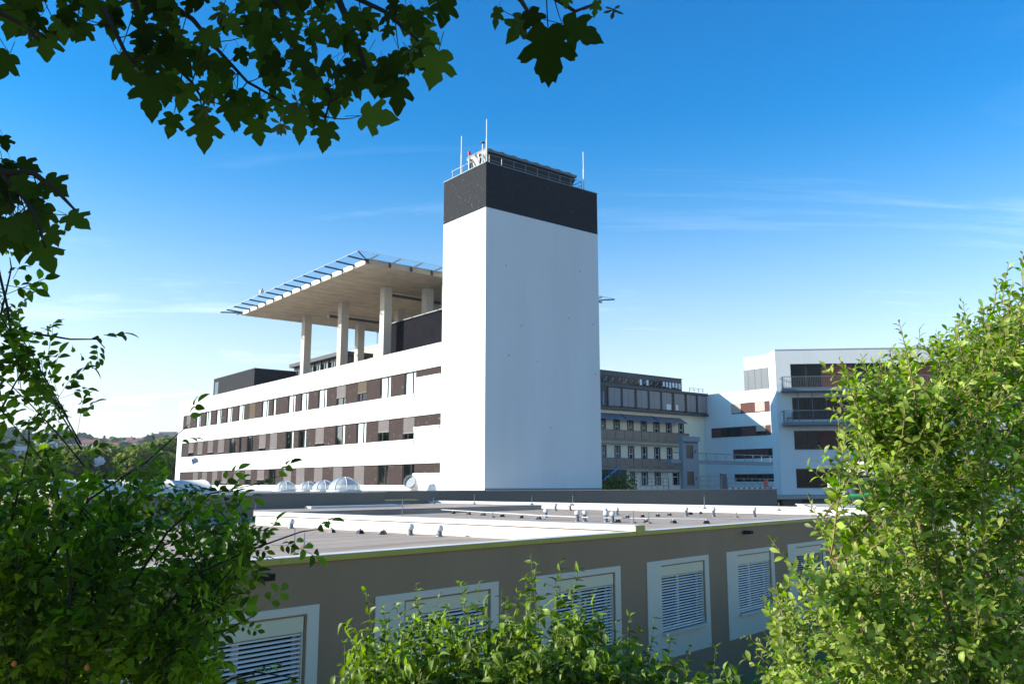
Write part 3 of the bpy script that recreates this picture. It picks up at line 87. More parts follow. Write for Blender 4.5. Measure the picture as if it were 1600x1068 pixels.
# ------------------------------------------------------------------ helpers
def tag(o, label=None, cat=None, group=None, kind=None):
    if label: o['label'] = label
    if cat: o['category'] = cat
    if group: o['group'] = group
    if kind: o['kind'] = kind
    return o
def empty(name, loc, rz, label, cat, group=None):
    o = bpy.data.objects.new(name, None); COL.objects.link(o)
    o.location = loc; o.rotation_euler = (0, 0, rz); o.empty_display_size = 0.2
    return tag(o, label, cat, group)
def link(name, mesh, parent=None, loc=(0, 0, 0), rot=(0, 0, 0), scale=(1, 1, 1)):
    o = bpy.data.objects.new(name, mesh); COL.objects.link(o)
    o.location = loc; o.rotation_euler = rot; o.scale = scale
    if parent: o.parent = parent
    return o
class MB:
    def __init__(s): s.v = []; s.f = []; s.sm = False
    def box(s, x0, x1, y0, y1, z0, z1):
        n = len(s.v)
        s.v += [(x0,y0,z0),(x1,y0,z0),(x1,y1,z0),(x0,y1,z0),(x0,y0,z1),(x1,y0,z1),(x1,y1,z1),(x0,y1,z1)]
        s.f += [tuple(n+i for i in q) for q in ((0,3,2,1),(4,5,6,7),(0,1,5,4),(1,2,6,5),(2,3,7,6),(3,0,4,7))]
        return s
    def hexa(s, b, t):     # bottom four corners, top four corners
        n = len(s.v); s.v += list(b) + list(t)
        s.f += [tuple(n+i for i in q) for q in ((0,3,2,1),(4,5,6,7),(0,1,5,4),(1,2,6,5),(2,3,7,6),(3,0,4,7))]
        return s
    def path(s, pts, rad, n=6, cap=True):
        pts = [Vector(p) for p in pts]
        if not isinstance(rad, (list, tuple)): rad = [rad] * len(pts)
        base = len(s.v); up = None
        for i, p in enumerate(pts):
            t = (pts[min(i+1, len(pts)-1)] - pts[max(i-1, 0)]).normalized()
            if up is None: up = Vector((0,0,1)) if abs(t.z) < .9 else Vector((1,0,0))
            a = (up - t * up.dot(t)).normalized(); up = a; b = t.cross(a)
            for k in range(n):
                an = 2*math.pi*k/n
                s.v.append(tuple(p + (a*math.cos(an) + b*math.sin(an)) * rad[i]))
        for i in range(len(pts)-1):
            for k in range(n):
                s.f.append((base+i*n+k, base+i*n+(k+1)%n, base+(i+1)*n+(k+1)%n, base+(i+1)*n+k))
        if cap:
            s.f.append(tuple(base+k for k in reversed(range(n)))); s.f.append(tuple(base+(len(pts)-1)*n+k for k in range(n)))
        return s
    def lathe(s, c, prof, n=10):
        base = len(s.v)
        for (r, z) in prof:
            for k in range(n):
                an = 2*math.pi*k/n; s.v.append((c[0]+r*math.cos(an), c[1]+r*math.sin(an), c[2]+z))
        for i in range(len(prof)-1):
            for k in range(n): s.f.append((base+i*n+k, base+i*n+(k+1)%n, base+(i+1)*n+(k+1)%n, base+(i+1)*n+k))
        s.f.append(tuple(base+k for k in reversed(range(n)))); s.f.append(tuple(base+(len(prof)-1)*n+k for k in range(n)))
        return s
    def quad(s, *p):
        n = len(s.v); s.v += list(p); s.f.append(tuple(range(n, n+len(p)))); return s
    def mesh(s, name, mat, smooth=False):
        m = bpy.data.meshes.new(name); m.from_pydata(s.v, [], s.f); m.materials.append(mat)
        if smooth: m.polygons.foreach_set('use_smooth', [True]*len(m.polygons))
        m.update(); return m
    def build(s, name, mat, parent=None, smooth=False, loc=(0,0,0), label=None):
        o = link(name, s.mesh(name, mat, smooth), parent, loc)
        if label: o['label'] = label
        return o
def box(name, mat, parent, *b, label=None): return MB().box(*b).build(name, mat, parent, label=label)

# ------------------------------------------------------------------ materials
MATS = {}
def N(t, k, **kw):
    n = t.nodes.new(k)
    for a, b in kw.items(): setattr(n, a, b)
    return n
def mat(name, col, rough=.8, var=.08, scale=1.5, bump=0.0, bscale=30, metallic=0.0, spec=.3, specks=None, stretch=(1,1,1), stain=0.0, stain_col=None, stain_scale=.6, coord='Object'):
    m = bpy.data.materials.new(name); m.use_nodes = True; t = m.node_tree; p = t.nodes['Principled BSDF']
    p.inputs['Roughness'].default_value = rough; p.inputs['Metallic'].default_value = metallic; p.inputs['Specular IOR Level'].default_value = spec
    tcn = N(t, 'ShaderNodeTexCoord'); mpn = N(t, 'ShaderNodeMapping'); mpn.inputs['Scale'].default_value = stretch
    t.links.new(tcn.outputs[coord], mpn.inputs[0])
    nz = N(t, 'ShaderNodeTexNoise'); nz.inputs['Scale'].default_value = scale; nz.inputs['Detail'].default_value = 6; nz.inputs['Roughness'].default_value = .6
    t.links.new(mpn.outputs[0], nz.inputs['Vector'])
    mr = N(t, 'ShaderNodeMapRange'); mr.inputs['From Min'].default_value = .25; mr.inputs['From Max'].default_value = .75
    mr.inputs['To Min'].default_value = 1 - var; mr.inputs['To Max'].default_value = 1 + var; t.links.new(nz.outputs[0], mr.inputs['Value'])
    mx = N(t, 'ShaderNodeMix', data_type='RGBA', blend_type='MULTIPLY'); mx.inputs['Factor'].default_value = 1
    mx.inputs['A'].default_value = (*col, 1); t.links.new(mr.outputs[0], mx.inputs['B']); cur = mx.outputs['Result']
    if stain:
        n2 = N(t, 'ShaderNodeTexNoise'); n2.inputs['Scale'].default_value = stain_scale; n2.inputs['Detail'].default_value = 8; n2.inputs['Roughness'].default_value = .7; n2.inputs['Distortion'].default_value = .8
        t.links.new(mpn.outputs[0], n2.inputs['Vector'])
        r2 = N(t, 'ShaderNodeValToRGB'); r2.color_ramp.elements[0].position = .48; r2.color_ramp.elements[1].position = .72; t.links.new(n2.outputs[0], r2.inputs[0])
        f = N(t, 'ShaderNodeMath', operation='MULTIPLY'); f.inputs[1].default_value = stain; t.links.new(r2.outputs[0], f.inputs[0])
        m2 = N(t, 'ShaderNodeMix', data_type='RGBA'); t.links.new(f.outputs[0], m2.inputs['Factor']); t.links.new(cur, m2.inputs['A'])
        m2.inputs['B'].default_value = (*(stain_col or tuple(c*.55 for c in col)), 1); cur = m2.outputs['Result']
    if specks:
        sc_, thr, scol = specks
        v = N(t, 'ShaderNodeTexNoise'); v.inputs['Scale'].default_value = sc_; v.inputs['Detail'].default_value = 2; t.links.new(tcn.outputs[coord], v.inputs['Vector'])
        r3 = N(t, 'ShaderNodeValToRGB'); r3.color_ramp.elements[0].position = thr; r3.color_ramp.elements[1].position = thr + .06; t.links.new(v.outputs[0], r3.inputs[0])
        m3 = N(t, 'ShaderNodeMix', data_type='RGBA'); t.links.new(r3.outputs[0], m3.inputs['Factor']); t.links.new(cur, m3.inputs['A']); m3.inputs['B'].default_value = (*scol, 1); cur = m3.outputs['Result']
    t.links.new(cur, p.inputs['Base Color'])
    if bump:
        nb = N(t, 'ShaderNodeTexNoise'); nb.inputs['Scale'].default_value = bscale; nb.inputs['Detail'].default_value = 4; t.links.new(tcn.outputs[coord], nb.inputs['Vector'])
        b = N(t, 'ShaderNodeBump'); b.inputs['Strength'].default_value = bump; b.inputs['Distance'].default_value = .03; t.links.new(nb.outputs[0], b.inputs['Height']); t.links.new(b.outputs[0], p.inputs['Normal'])
    MATS[name] = m; return m
def glass(name, tint, refl, clear):
    m = bpy.data.materials.new(name); m.use_nodes = True; t = m.node_tree; t.nodes.clear()
    o = N(t, 'ShaderNodeOutputMaterial'); g = N(t, 'ShaderNodeBsdfGlossy'); g.inputs['Roughness'].default_value = .03; g.inputs['Color'].default_value = (.9, .95, 1, 1)
    tr = N(t, 'ShaderNodeBsdfTransparent'); tr.inputs['Color'].default_value = (*tint, 1)
    d = N(t, 'ShaderNodeBsdfDiffuse'); d.inputs['Color'].default_value = (.008, .011, .014, 1)
    a = N(t, 'ShaderNodeMixShader'); a.inputs[0].default_value = clear; t.links.new(d.outputs[0], a.inputs[1]); t.links.new(tr.outputs[0], a.inputs[2])
    lw = N(t, 'ShaderNodeLayerWeight'); lw.inputs['Blend'].default_value = .5
    pw = N(t, 'ShaderNodeMath', operation='POWER'); pw.inputs[1].default_value = 4.0; t.links.new(lw.outputs['Facing'], pw.inputs[0])
    ml = N(t, 'ShaderNodeMath', operation='MULTIPLY'); ml.inputs[1].default_value = .7; t.links.new(pw.outputs[0], ml.inputs[0])
    ad = N(t, 'ShaderNodeMath', operation='ADD', use_clamp=True); ad.inputs[1].default_value = refl; t.links.new(ml.outputs[0], ad.inputs[0])
    b = N(t, 'ShaderNodeMixShader'); t.links.new(ad.outputs[0], b.inputs[0]); t.links.new(a.outputs[0], b.inputs[1]); t.links.new(g.outputs[0], b.inputs[2])
    t.links.new(b.outputs[0], o.inputs[0]); MATS[name] = m; return m
def leafmat(name, col, trans, back=None, tfac=.35, rough=.45, var=.45, spec=.22):
    m = bpy.data.materials.new(name); m.use_nodes = True; t = m.node_tree; p = t.nodes['Principled BSDF']; o = t.nodes['Material Output']
    gi = N(t, 'ShaderNodeNewGeometry'); oi = N(t, 'ShaderNodeObjectInfo')
    ad = N(t, 'ShaderNodeMath', operation='ADD'); t.links.new(gi.outputs['Random Per Island'], ad.inputs[0]); t.links.new(oi.outputs['Random'], ad.inputs[1])
    fr = N(t, 'ShaderNodeMath', operation='FRACT'); t.links.new(ad.outputs[0], fr.inputs[0])
    mr = N(t, 'ShaderNodeMapRange'); mr.inputs['To Min'].default_value = 1 - var; mr.inputs['To Max'].default_value = 1 + var; t.links.new(fr.outputs[0], mr.inputs['Value'])
    def mul(c):
        x = N(t, 'ShaderNodeMix', data_type='RGBA', blend_type='MULTIPLY'); x.inputs['Factor'].default_value = 1
        if isinstance(c, tuple): x.inputs['A'].default_value = (*c, 1)
        else: t.links.new(c, x.inputs['A'])
        t.links.new(mr.outputs[0], x.inputs['B']); return x.outputs['Result']
    hs = N(t, 'ShaderNodeHueSaturation'); hs.inputs['Color'].default_value = (*col, 1)
    h2 = N(t, 'ShaderNodeMapRange'); h2.inputs['To Min'].default_value = .48; h2.inputs['To Max'].default_value = .515
    f2 = N(t, 'ShaderNodeMath', operation='MULTIPLY'); f2.inputs[1].default_value = 7.31; t.links.new(fr.outputs[0], f2.inputs[0])
    f3 = N(t, 'ShaderNodeMath', operation='FRACT'); t.links.new(f2.outputs[0], f3.inputs[0]); t.links.new(f3.outputs[0], h2.inputs['Value']); t.links.new(h2.outputs[0], hs.inputs['Hue'])
    cur = hs.outputs[0]
    if back:
        bm = N(t, 'ShaderNodeMix', data_type='RGBA'); t.links.new(gi.outputs['Backfacing'], bm.inputs['Factor']); t.links.new(cur, bm.inputs['A']); bm.inputs['B'].default_value = (*back, 1); cur = bm.outputs['Result']
    t.links.new(mul(cur), p.inputs['Base Color']); p.inputs['Roughness'].default_value = rough; p.inputs['Specular IOR Level'].default_value = spec
    tl = N(t, 'ShaderNodeBsdfTranslucent'); t.links.new(mul(trans), tl.inputs['Color'])
    ms = N(t, 'ShaderNodeMixShader'); ms.inputs[0].default_value = tfac; t.links.new(p.outputs[0], ms.inputs[1]); t.links.new(tl.outputs[0], ms.inputs[2]); t.links.new(ms.outputs[0], o.inputs[0])
    MATS[name] = m; return m

M_white = mat('white_render', (.672, .70, .685), .85, .05, .35, .15, 25, stain=.22, stain_col=(.56, .55, .52), stain_scale=.5, stretch=(1, 1, .12))
M_slate = mat('dark_flecked_cladding', (.026, .028, .032), .85, .15, 2, .1, 20, spec=.1, specks=(5.0, .66, (.14, .14, .14)))
M_core = mat('black_core_cladding', (.012, .012, .016), .95, .3, 1.0, spec=.03)
M_dark = mat('charcoal_cladding', (.022, .024, .028), .5, .15, 2, .05, 20)
M_brown = mat('brown_flecked_panel', (.042, .030, .028), .8, .12, 3, .1, 15, spec=.1, specks=(3.6, .67, (.15, .13, .12)))
M_redbrown = mat('red_brown_panel', (.098, .039, .034), .6, .1, 3, spec=.12)
M_conc = mat('board_marked_concrete', (.42, .35, .265), .9, .20, .7, .25, 12, stain=.35, stain_col=(.36, .29, .20), stain_scale=.22)
M_colm = mat('column_concrete', (.50, .47, .42), .85, .06, 1.2, .1, 20)
M_metal = mat('galvanised_metal', (.24, .25, .26), .4, .1, 6, metallic=.7)
M_wmetal = mat('white_coated_metal', (.62, .62, .60), .35, .04, 3, stain=.12, stain_col=(.6, .58, .54))
M_dmetal = mat('dark_grey_metal', (.06, .065, .07), .5, .1, 4, metallic=.3)
M_bmetal = mat('blue_grey_steel', (.14, .19, .23), .5, .08, 4, metallic=.2)
M_fan = mat('dull_grey_fan_ring', (.17, .175, .18), .6, .1, 4)
M_frame = mat('dark_window_frame', (.030, .030, .032), .45, .05)
M_wframe = mat('white_window_frame', (.72, .72, .68), .5, .05)
M_blind = mat('grey_blind', (.27, .25, .26), .5, .1, 3)
M_slat = mat('blind_slat_aluminium', (.66, .64, .60), .45, .06, 3, metallic=.1)
M_roof = mat('roof_felt', (.43, .34, .265), .9, .14, 1.2, .2, 40, stain=.75, stain_col=(.235, .18, .14), stain_scale=.28, stretch=(.5, 1.6, 1))
M_roof2 = mat('roof_felt_far', (.40, .35, .30), .9, .12, .8, .2, 30, stain=.3, stain_col=(.22, .19, .16))
M_para = mat('white_roof_sheet', (.66, .65, .63), .6, .06, 2, .05, 20, stain=.4, stain_col=(.44, .42, .39), stain_scale=.8, stretch=(.5, .5, 2))
M_fascia = mat('yellow_green_fascia', (.40, .345, .06), .5, .12, 1.0, stain=.4, stain_col=(.26, .28, .03), stain_scale=.3)
M_annex = mat('taupe_render', (.290, .200, .125), .9, .09, .5, .3, 22, stain=.30, stain_scale=.9, stain_col=(.20, .145, .09), stretch=(1, 1, .16))
M_trim = mat('pale_render_surround', (.60, .57, .48), .85, .04, 1, .08, 30)
M_blindbox = mat('cream_blind_box', (.60, .57, .42), .5, .04)
M_grey = mat('grey_brown_render', (.22, .178, .138), .9, .06, .5, .15, 25, stain=.1, stain_scale=.3, stretch=(1, 1, .3))
M_cream = mat('cream_render', (.86, .81, .62), .9, .04, .5, .1, 25, stain=.12, stretch=(1, 1, .3))
M_attic = mat('attic_grey_panel', (.24, .235, .235), .5, .06, 2)
M_perf = mat('perforated_grey_metal', (.21, .175, .14), .5, .15, 14, metallic=.2)
M_aw = mat('grey_awning_cloth', (.17, .18, .21), .8, .05)
M_curtain = mat('white_curtain', (.80, .88, .89), .9, .12, 6, stretch=(8, 8, .3))
M_inside = mat('unlit_room_black', (.014, .014, .014), .9, .2, .5)  # near-black colour stands in for the darkness of unlit rooms
M_black = mat('black_plastic', (.015, .015, .017), .5, .1)
M_red = mat('red_plastic', (.55, .04, .03), .4, .05)
M_greenpipe = mat('green_painted_pipe', (.03, .25, .09), .4, .08)
M_bluepipe = mat('blue_plastic_pipe', (.04, .30, .62), .4, .05)
M_teal = mat('dark_teal_container', (.02, .06, .065), .5, .1)
M_gable = mat('pale_pebbledash', (.42, .38, .33), .95, .25, 2.5, .4, 6)
M_tile = mat('red_roof_tile', (.20, .085, .06), .8, .2, 3)
M_hwall = mat('house_wall', (.46, .43, .38), .9, .1, .3)
M_ground = mat('ground_earth', (.10, .085, .055), .95, .3, .6, .4, 8, stain=.5, stain_col=(.05, .07, .025))
M_bank = mat('bright_grass_bank', (.21, .19, .065), .95, .3, .8, .4, 10, stain=.5, stain_col=(.11, .13, .035))  # grass brightened so the bank bounces warm light onto the annex
M_hill = mat('hill_grass', (.06, .08, .035), .95, .3, .02, stain=.5, stain_col=(.035, .055, .025), stain_scale=.03)
M_pave = mat('concrete_paving', (.30, .29, .27), .9, .12, 1, .1, 20)
M_bark = mat('brown_bark', (.10, .075, .05), .9, .25, 9, .5, 40)
M_barkw = mat('pale_willow_bark', (.24, .17, .10), .85, .25, 12, .3, 60)
M_barkd = mat('dark_bark', (.030, .024, .018), .9, .2, 9, .3, 40)
M_stemg = mat('green_stem', (.10, .12, .04), .7, .2, 9)
G_pane = glass('window_glass', (.97, .99, .99), .06, .98)
G_dark = glass('dark_window_glass', (.30, .36, .38), .015, .5)
G_dome = bpy.data.materials.new('milky_acrylic_dome'); G_dome.use_nodes = True; q_ = G_dome.node_tree.nodes['Principled BSDF']; q_.inputs['Base Color'].default_value = (.50, .54, .56, 1); q_.inputs['Roughness'].default_value = .18; q_.inputs['Alpha'].default_value = .62
def netmat():
    m = bpy.data.materials.new('clear_safety_net'); m.use_nodes = True; t = m.node_tree; t.nodes.clear(); o = N(t, 'ShaderNodeOutputMaterial')
    tr = N(t, 'ShaderNodeBsdfTransparent'); tr.inputs['Color'].default_value = (.84, .92, .97, 1); d = N(t, 'ShaderNodeBsdfDiffuse'); d.inputs['Color'].default_value = (.30, .40, .48, 1)
    a = N(t, 'ShaderNodeMixShader'); a.inputs[0].default_value = .03; t.links.new(tr.outputs[0], a.inputs[1]); t.links.new(d.outputs[0], a.inputs[2]); t.links.new(a.outputs[0], o.inputs[0]); return m
G_net = netmat()
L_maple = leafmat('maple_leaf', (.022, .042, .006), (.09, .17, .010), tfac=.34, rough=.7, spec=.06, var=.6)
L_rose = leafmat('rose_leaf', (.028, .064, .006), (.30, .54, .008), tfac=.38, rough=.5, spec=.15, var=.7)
L_dog = leafmat('dogwood_leaf', (.105, .185, .008), (.30, .50, .004), back=(.12, .18, .03), tfac=.28, rough=.42, spec=.25, var=.65)
L_wil = leafmat('willow_leaf', (.100, .200, .003), (.36, .64, .002), back=(.22, .28, .05), tfac=.32, rough=.42, spec=.25, var=.6)
L_tree = leafmat('tree_leaf_clump', (.150, .185, .028), (.26, .34, .04), tfac=.3, spec=.1)
L_ever = leafmat('dark_leaf_clump', (.036, .070, .026), (.08, .14, .04), tfac=.2, spec=.1)
L_flower = leafmat('white_petal', (.80, .78, .84), (.7, .7, .75), tfac=.3, var=.1)
L_hip = mat('orange_hip', (.50, .12, .02), .4, .1)

# ------------------------------------------------------------------ main hospital block  (local x along the tower's shaded side, local y along the long facade)
OX, OY, RZ = -1.98, 62.0, R_(90 - 51.7)
def main_thing(name, label, cat, group=None): return empty(name, (OX, OY, 0), RZ, label, cat, group)

tw = main_thing('stair_tower', 'tall windowless white tower with a dark top band', 'tower')
box('wall', M_white, tw, 0, 11.75, 0, 5.8, 0, 25.85)
for (a, b) in ((1.9, 21.5), (2.2, 14.6), (5.0, 14.4), (8.3, 18.2), (11.0, 18.0), (11.2, 13.9), (6.3, 9.3), (3.4, 17.0), (9.6, 22.3)): box('peck_mark', M_dmetal, tw, a, a+.07, -.03, -.002, b, b+.07)  # tiny dark plates added to stand for bird-peck marks
MB().box(0, 11.75, 0, 5.8, 25.854, 29.0).box(0, 11.75, 0, .3, 29.0, 29.42).box(0, 11.75, 5.5, 5.8, 29.0, 29.42).box(0, .3, .3, 5.5, 29.0, 29.42).box(11.45, 11.75, .3, 5.5, 29.0, 29.42).build('crown_band', M_slate, tw)
MB().box(-.05, 11.8, -.05, .33, 29.422, 29.49).box(-.05, 11.8, 5.47, 5.85, 29.422, 29.49).box(-.05, .33, .33, 5.47, 29.422, 29.49).box(11.42, 11.8, .33, 5.47, 29.422, 29.49).build('coping', M_bmetal, tw)
MB().box(-.02, 11.77, -.025, -.002, -.0, .001).box(.02, 11.73, -.03, -.003, 4.55, 4.75).build('base_trim', M_bmetal, tw)

# roof plant on the tower
ch = main_thing('rooftop_chiller', 'long white air cooler with a row of fans on the tower roof', 'chiller')
V0, V1, VX0, VX1 = 1.0, 3.5, 1.15, 10.3
MB().hexa([(VX0, V0+.75, 29.55), (VX0+.06, V0+.75, 29.55), (VX0+.06, V1-.75, 29.55), (VX0, V1-.75, 29.55)], [(VX0-.5, V0, 30.85), (VX0-.44, V0, 30.85), (VX0-.44, V1, 30.85), (VX0-.5, V1, 30.85)]).build('end_panel', M_wmetal, ch)
MB().hexa([(VX0+.1, V0+.75, 29.6), (VX1-.35, V0+.75, 29.6), (VX1-.35, V1-.75, 29.6), (VX0+.1, V1-.75, 29.6)], [(VX0-.4, V0+.04, 30.7), (VX1, V0+.04, 30.7), (VX1, V1-.04, 30.7), (VX0-.4, V1-.04, 30.7)]).build('coil', M_dmetal, ch)
box('top_frame', M_fan, ch, VX0-.5, VX1+.06, V0-.03, V1+.03, 30.855, 31.05)
fan_ring = MB().lathe((0,0,0), [(.40,0),(.45,.05),(.45,.22),(.40,.25),(.37,.18)], 16).mesh('fan_ring', M_fan)
fan_bl = MB()
for k in range(6):
    a = k*math.pi/3; fan_bl.quad((.06*math.cos(a), .06*math.sin(a), .12), (.34*math.cos(a), .34*math.sin(a), .10), (.34*math.cos(a+.6), .34*math.sin(a+.6), .15), (.06*math.cos(a+.6), .06*math.sin(a+.6), .16))
fan_bm = fan_bl.lathe((0,0,.08), [(.08,0),(.08,.1)], 8).mesh('fan_blades', M_dmetal)
for k in range(8):
    f = link('fan', fan_ring, ch, (VX0 + .25 + k*1.2, (V0+V1)/2 - .55, 31.05)); link('blades', fan_bm, f)
legm = MB().box(-.04, .04, -.04, .04, 0, .55).mesh('leg', M_metal)
for k in range(8):
    for y in (V0+.55, V1-.55): link('leg', legm, ch, (VX0+.1+k*1.22, y, 29.0))
for y in (1.5, 2.9): MB().path([(.75, y+.3, 29.0), (.75, y+.3, 30.5), (.62, y+.25, 30.75), (.55, y, 30.7), (.75, y-.15, 29.9), (.9, y-.2, 29.6)], .075, 8).build('coolant_pipe', M_dmetal, ch, True)
box('base_beam', M_wmetal, ch, .9, 10.0, V0+.3, V0+.5, 29.0, 29.3)
rl = main_thing('roof_guard_rail', 'thin steel guard rail along the tower roof edge', 'railing')
postm = MB().box(-.018, .018, -.018, .018, 0, 1.0).mesh('post', M_metal)
for k in range(9): link('post', postm, rl, (.6 + k*1.22, .42, 29.35))
for k in range(4): link('post', postm, rl, (.42, 1.0 + k*1.4, 29.35))
MB().path([(.42, .42, 30.33), (10.36, .42, 30.33)], .02).build('top_rail', M_metal, rl)
MB().path([(.42, .42, 29.9), (10.36, .42, 29.9)], .02).build('mid_rail', M_metal, rl)
MB().path([(.42, .42, 30.33), (.42, 5.3, 30.33)], .03).path([(10.36, .42, 30.33), (10.36, 2.4, 30.33)], .03).path([(10.36, .42, 29.95), (10.36, 2.4, 29.95)], .02).build('side_rail', M_metal, rl)
foot = MB().box(-.09, .09, -.09, .09, 0, .28).mesh('foot_block', M_wmetal)
for k in range(7): link('foot_block', foot, rl, (1.7 + k*1.22, .55, 29.42))
def mast(x, y, z0, z1, label, cat, extra=None):
    e = main_thing('lightning_mast' if not extra else extra, label, cat)
    h = z0 + (z1-z0)*.55
    MB().path([(x, y, z0), (x, y, h)], .065, 8).build('lower_tube', M_wmetal, e)
    MB().path([(x, y, h-.1), (x, y, z1)], .045, 8).build('rod', M_wmetal, e)
    return e
mast(.15, .15, 29.45, 33.0, 'tall pale lightning mast at the near corner of the tower roof', 'lightning mast')
mast(.15, 3.55, 29.45, 32.75, 'pale lightning mast left of the white cooler end on the tower roof', 'lightning mast')
mast(10.37, .15, 29.45, 32.9, 'single pale lightning mast at the right end of the tower roof', 'lightning mast')
mast(9.0, 5.6, 29.45, 32.6, 'short lightning mast just peeping up behind the cooler fans', 'lightning mast')
s = mast(.2, .75, 29.45, 31.2, 'short post with a flat weather sensor cap on the tower roof', 'weather sensor', 'weather_sensor')
MB().lathe((.2, .75, 31.2), [(.05,0),(.17,.05),(.17,.12),(.05,.16)], 10).build('cap', M_dmetal, s)
s = mast(.2, 2.55, 29.45, 30.85, 'short post with a red obstruction lamp on the tower roof', 'warning lamp', 'warning_lamp')
MB().lathe((.2, 2.55, 30.85), [(.11,0),(.13,.12),(.10,.26),(.03,.34)], 10).build('lamp', M_red, s)

# long wing with three ribbon windows
wg = main_thing('hospital_wing', 'long white hospital wing with three ribbon window bands', 'building')
L0, L1, LH, LE, WT = 5.8, 71.6, 9.75, 69.6, 16.12
BZ = [(12.42, 14.30), (8.68, 10.55), (4.98, 6.70)]
wall = MB()
zs = [0] + [z for b in reversed(BZ) for z in b] + [WT]
for i in range(0, 8, 2): wall.box(0, .44, LH, LE, zs[i], zs[i+1])
wall.box(0, .44, LE, L1, 0, WT)
half = list(reversed(TAB['half_z'])); zz = [0]
for i in range(3): zz += [half[i], list(reversed(BZ))[i][1]]
zz.append(WT)
for i in range(0, 8, 2): wall.box(0, .44, L0+.003, LH, zz[i], zz[i+1])
wall.box(.444, 11.6, L1-.5, L1, 0, WT).box(11.2, 11.6, L0+.003, L1-.5, 0, WT)
wall.build('wall', M_white, wg)
box('dark_backing', M_inside, wg, 1.1, 1.3, L0+.1, L1-.6, 0, 15.3)  # black sheet behind the windows, painted as the shade of the rooms
box('roof', M_roof2, wg, .444, 11.199, L0+.01, L1-.5, 15.3, 15.5)
for z in zs[1:-1]: box('floor_slab', M_inside, wg, .45, 1.09, L0+.1, L1-.6, z-.06 if z in [b[0] for b in BZ] else z, z if z in [b[0] for b in BZ] else z+.06)
MB().box(-.06, .5, L0+.005, L1+.05, WT+.002, WT+.07).build('coping', M_wmetal, wg)
for i, (z0, z1) in enumerate(BZ):
    box('sill_band', M_white, wg, -.075, -.002, LH+.002, LE+.3, z0-.36, z0-.003)
    box('sill_band', M_white, wg, -.075, -.002, L0+.15, LH-.02, TAB['half_z'][i]-.30, TAB['half_z'][i]-.003)
    box('half_panel', M_brown, wg, .10, .30, L0+.02, LH, TAB['half_z'][i], z1)
    wins = sorted(TAB['bands'][i]); y = LH
    for (a, b, st, fr) in wins:
        if a - y > .05: box('panel', M_brown, wg, .14, .34, y+.01, a-.01, z0, z1)
        y = b
        w = b - a; fw = .07
        fm = MB().box(.20, .30, a, a+fw, z0, z1).box(.20, .30, b-fw, b, z0, z1).box(.20, .30, a+fw, b-fw, z0, z0+fw).box(.20, .30, a+fw, b-fw, z1-fw, z1)
        mid = a + w*(.34 if rng.random() < .75 else .62)
        if w > 1.0: fm.box(.20, .30, mid-.04, mid+.04, z0+fw, z1-fw)
        o = fm.build('window', M_frame, wg)
        dark = st in 'dk'
        if st == 't' and w > 1:
            MB().hexa([(.16, mid+.05, z0+fw), (.19, mid+.05, z0+fw), (.19, b-fw, z0+fw), (.16, b-fw, z0+fw)], [(.42, mid+.05, z1-fw), (.45, mid+.05, z1-fw), (.45, b-fw, z1-fw), (.42, b-fw, z1-fw)]).build('tilted_pane', G_pane, o)
            box('pane', G_pane, o, .25, .262, a+fw, mid-.04, z0+fw, z1-fw)
        else: box('pane', G_dark if dark else G_pane, o, .25, .262, a+fw, b-fw, z0+fw, z1-fw)
        if st in 'gt' or (st == 'h'):
            n = 9; c = MB(); y0, y1 = (a+.04, b-.05) if st != 'h' else (a+.05, a+w*.45)
            for k in range(n): c.quad(*[(.275 + .008*(q % 2), y0+(y1-y0)*q/n, z) for q, z in ((k, z0), (k+1, z0), (k+1, z1), (k, z1))])
            c.build('curtain', M_curtain, o)
        if fr:
            zb = z1 - (z1-z0)*fr; c = MB(); n = max(4, int((z1-zb)/.09))
            for k in range(n):
                z = z1 - (k+.5)*(z1-zb)/n; c.quad((.10, a+.03, z+.035), (.10, b-.03, z+.035), (.155, b-.03, z-.04), (.155, a+.03, z-.04))
            c.box(.10, .16, a+.03, b-.03, zb-.04, zb); c.build('blind', M_perf if st == 'k' else M_blind, o)
    if LE - y > .05: box('panel', M_brown, wg, .14, .34, y+.01, LE-.01, z0, z1)

# set-back storeys on the wing
pr = main_thing('roof_plant_room', 'dark flecked box shaped plant room at the far end of the wing roof', 'plant room')
MB().box(3, 11, 52.4, 67.0, 15.5, 19.3).build('wall', M_slate, pr)
MB().box(2.94, 11.05, 52.34, 67.06, 19.302, 19.38).build('coping', M_dmetal, pr)
lv = MB()
for k in range(14): lv.quad((2.93, 65.0, 17.0+k*.13), (2.93, 66.3, 17.0+k*.13), (2.985, 66.3, 17.12+k*.13), (2.985, 65.0, 17.12+k*.13))
lv.build('louvre', M_bmetal, pr)
ga = main_thing('glazed_roof_storey', 'glazed set-back storey with a thin roof slab behind the helipad columns', 'building')
box('wall', M_dmetal, ga, 8.4, 11.2, 38.1, 52.2, 15.5, 19.7)
box('roof_slab', M_dmetal, ga, 7.5, 11.5, 37.7, 52.38, 19.75, 20.2)
for k in range(7):
    y = 38.3 + k*2.0
    o = MB().box(8.0, 8.38, y, y+.18, 15.5, 19.74).box(8.15, 8.3, y+.18, y+2.0, 15.5, 15.9).box(8.15, 8.3, y+.18, y+2.0, 19.4, 19.74).box(8.15, 8.3, y+1.05, y+1.13, 15.9, 19.4).build('window', M_frame, ga)
    box('pane', G_pane, o, 8.21, 8.23, y+.19, y+1.99, 15.9, 19.4)
    if k % 3 != 1: box('curtain', M_curtain, o, 8.33, 8.36, y+.3, y+1.0, 15.9, 19.4)
gb = main_thing('pebbledashed_roof_block', 'pale pebbledashed block standing behind the glazed roof storey', 'building')
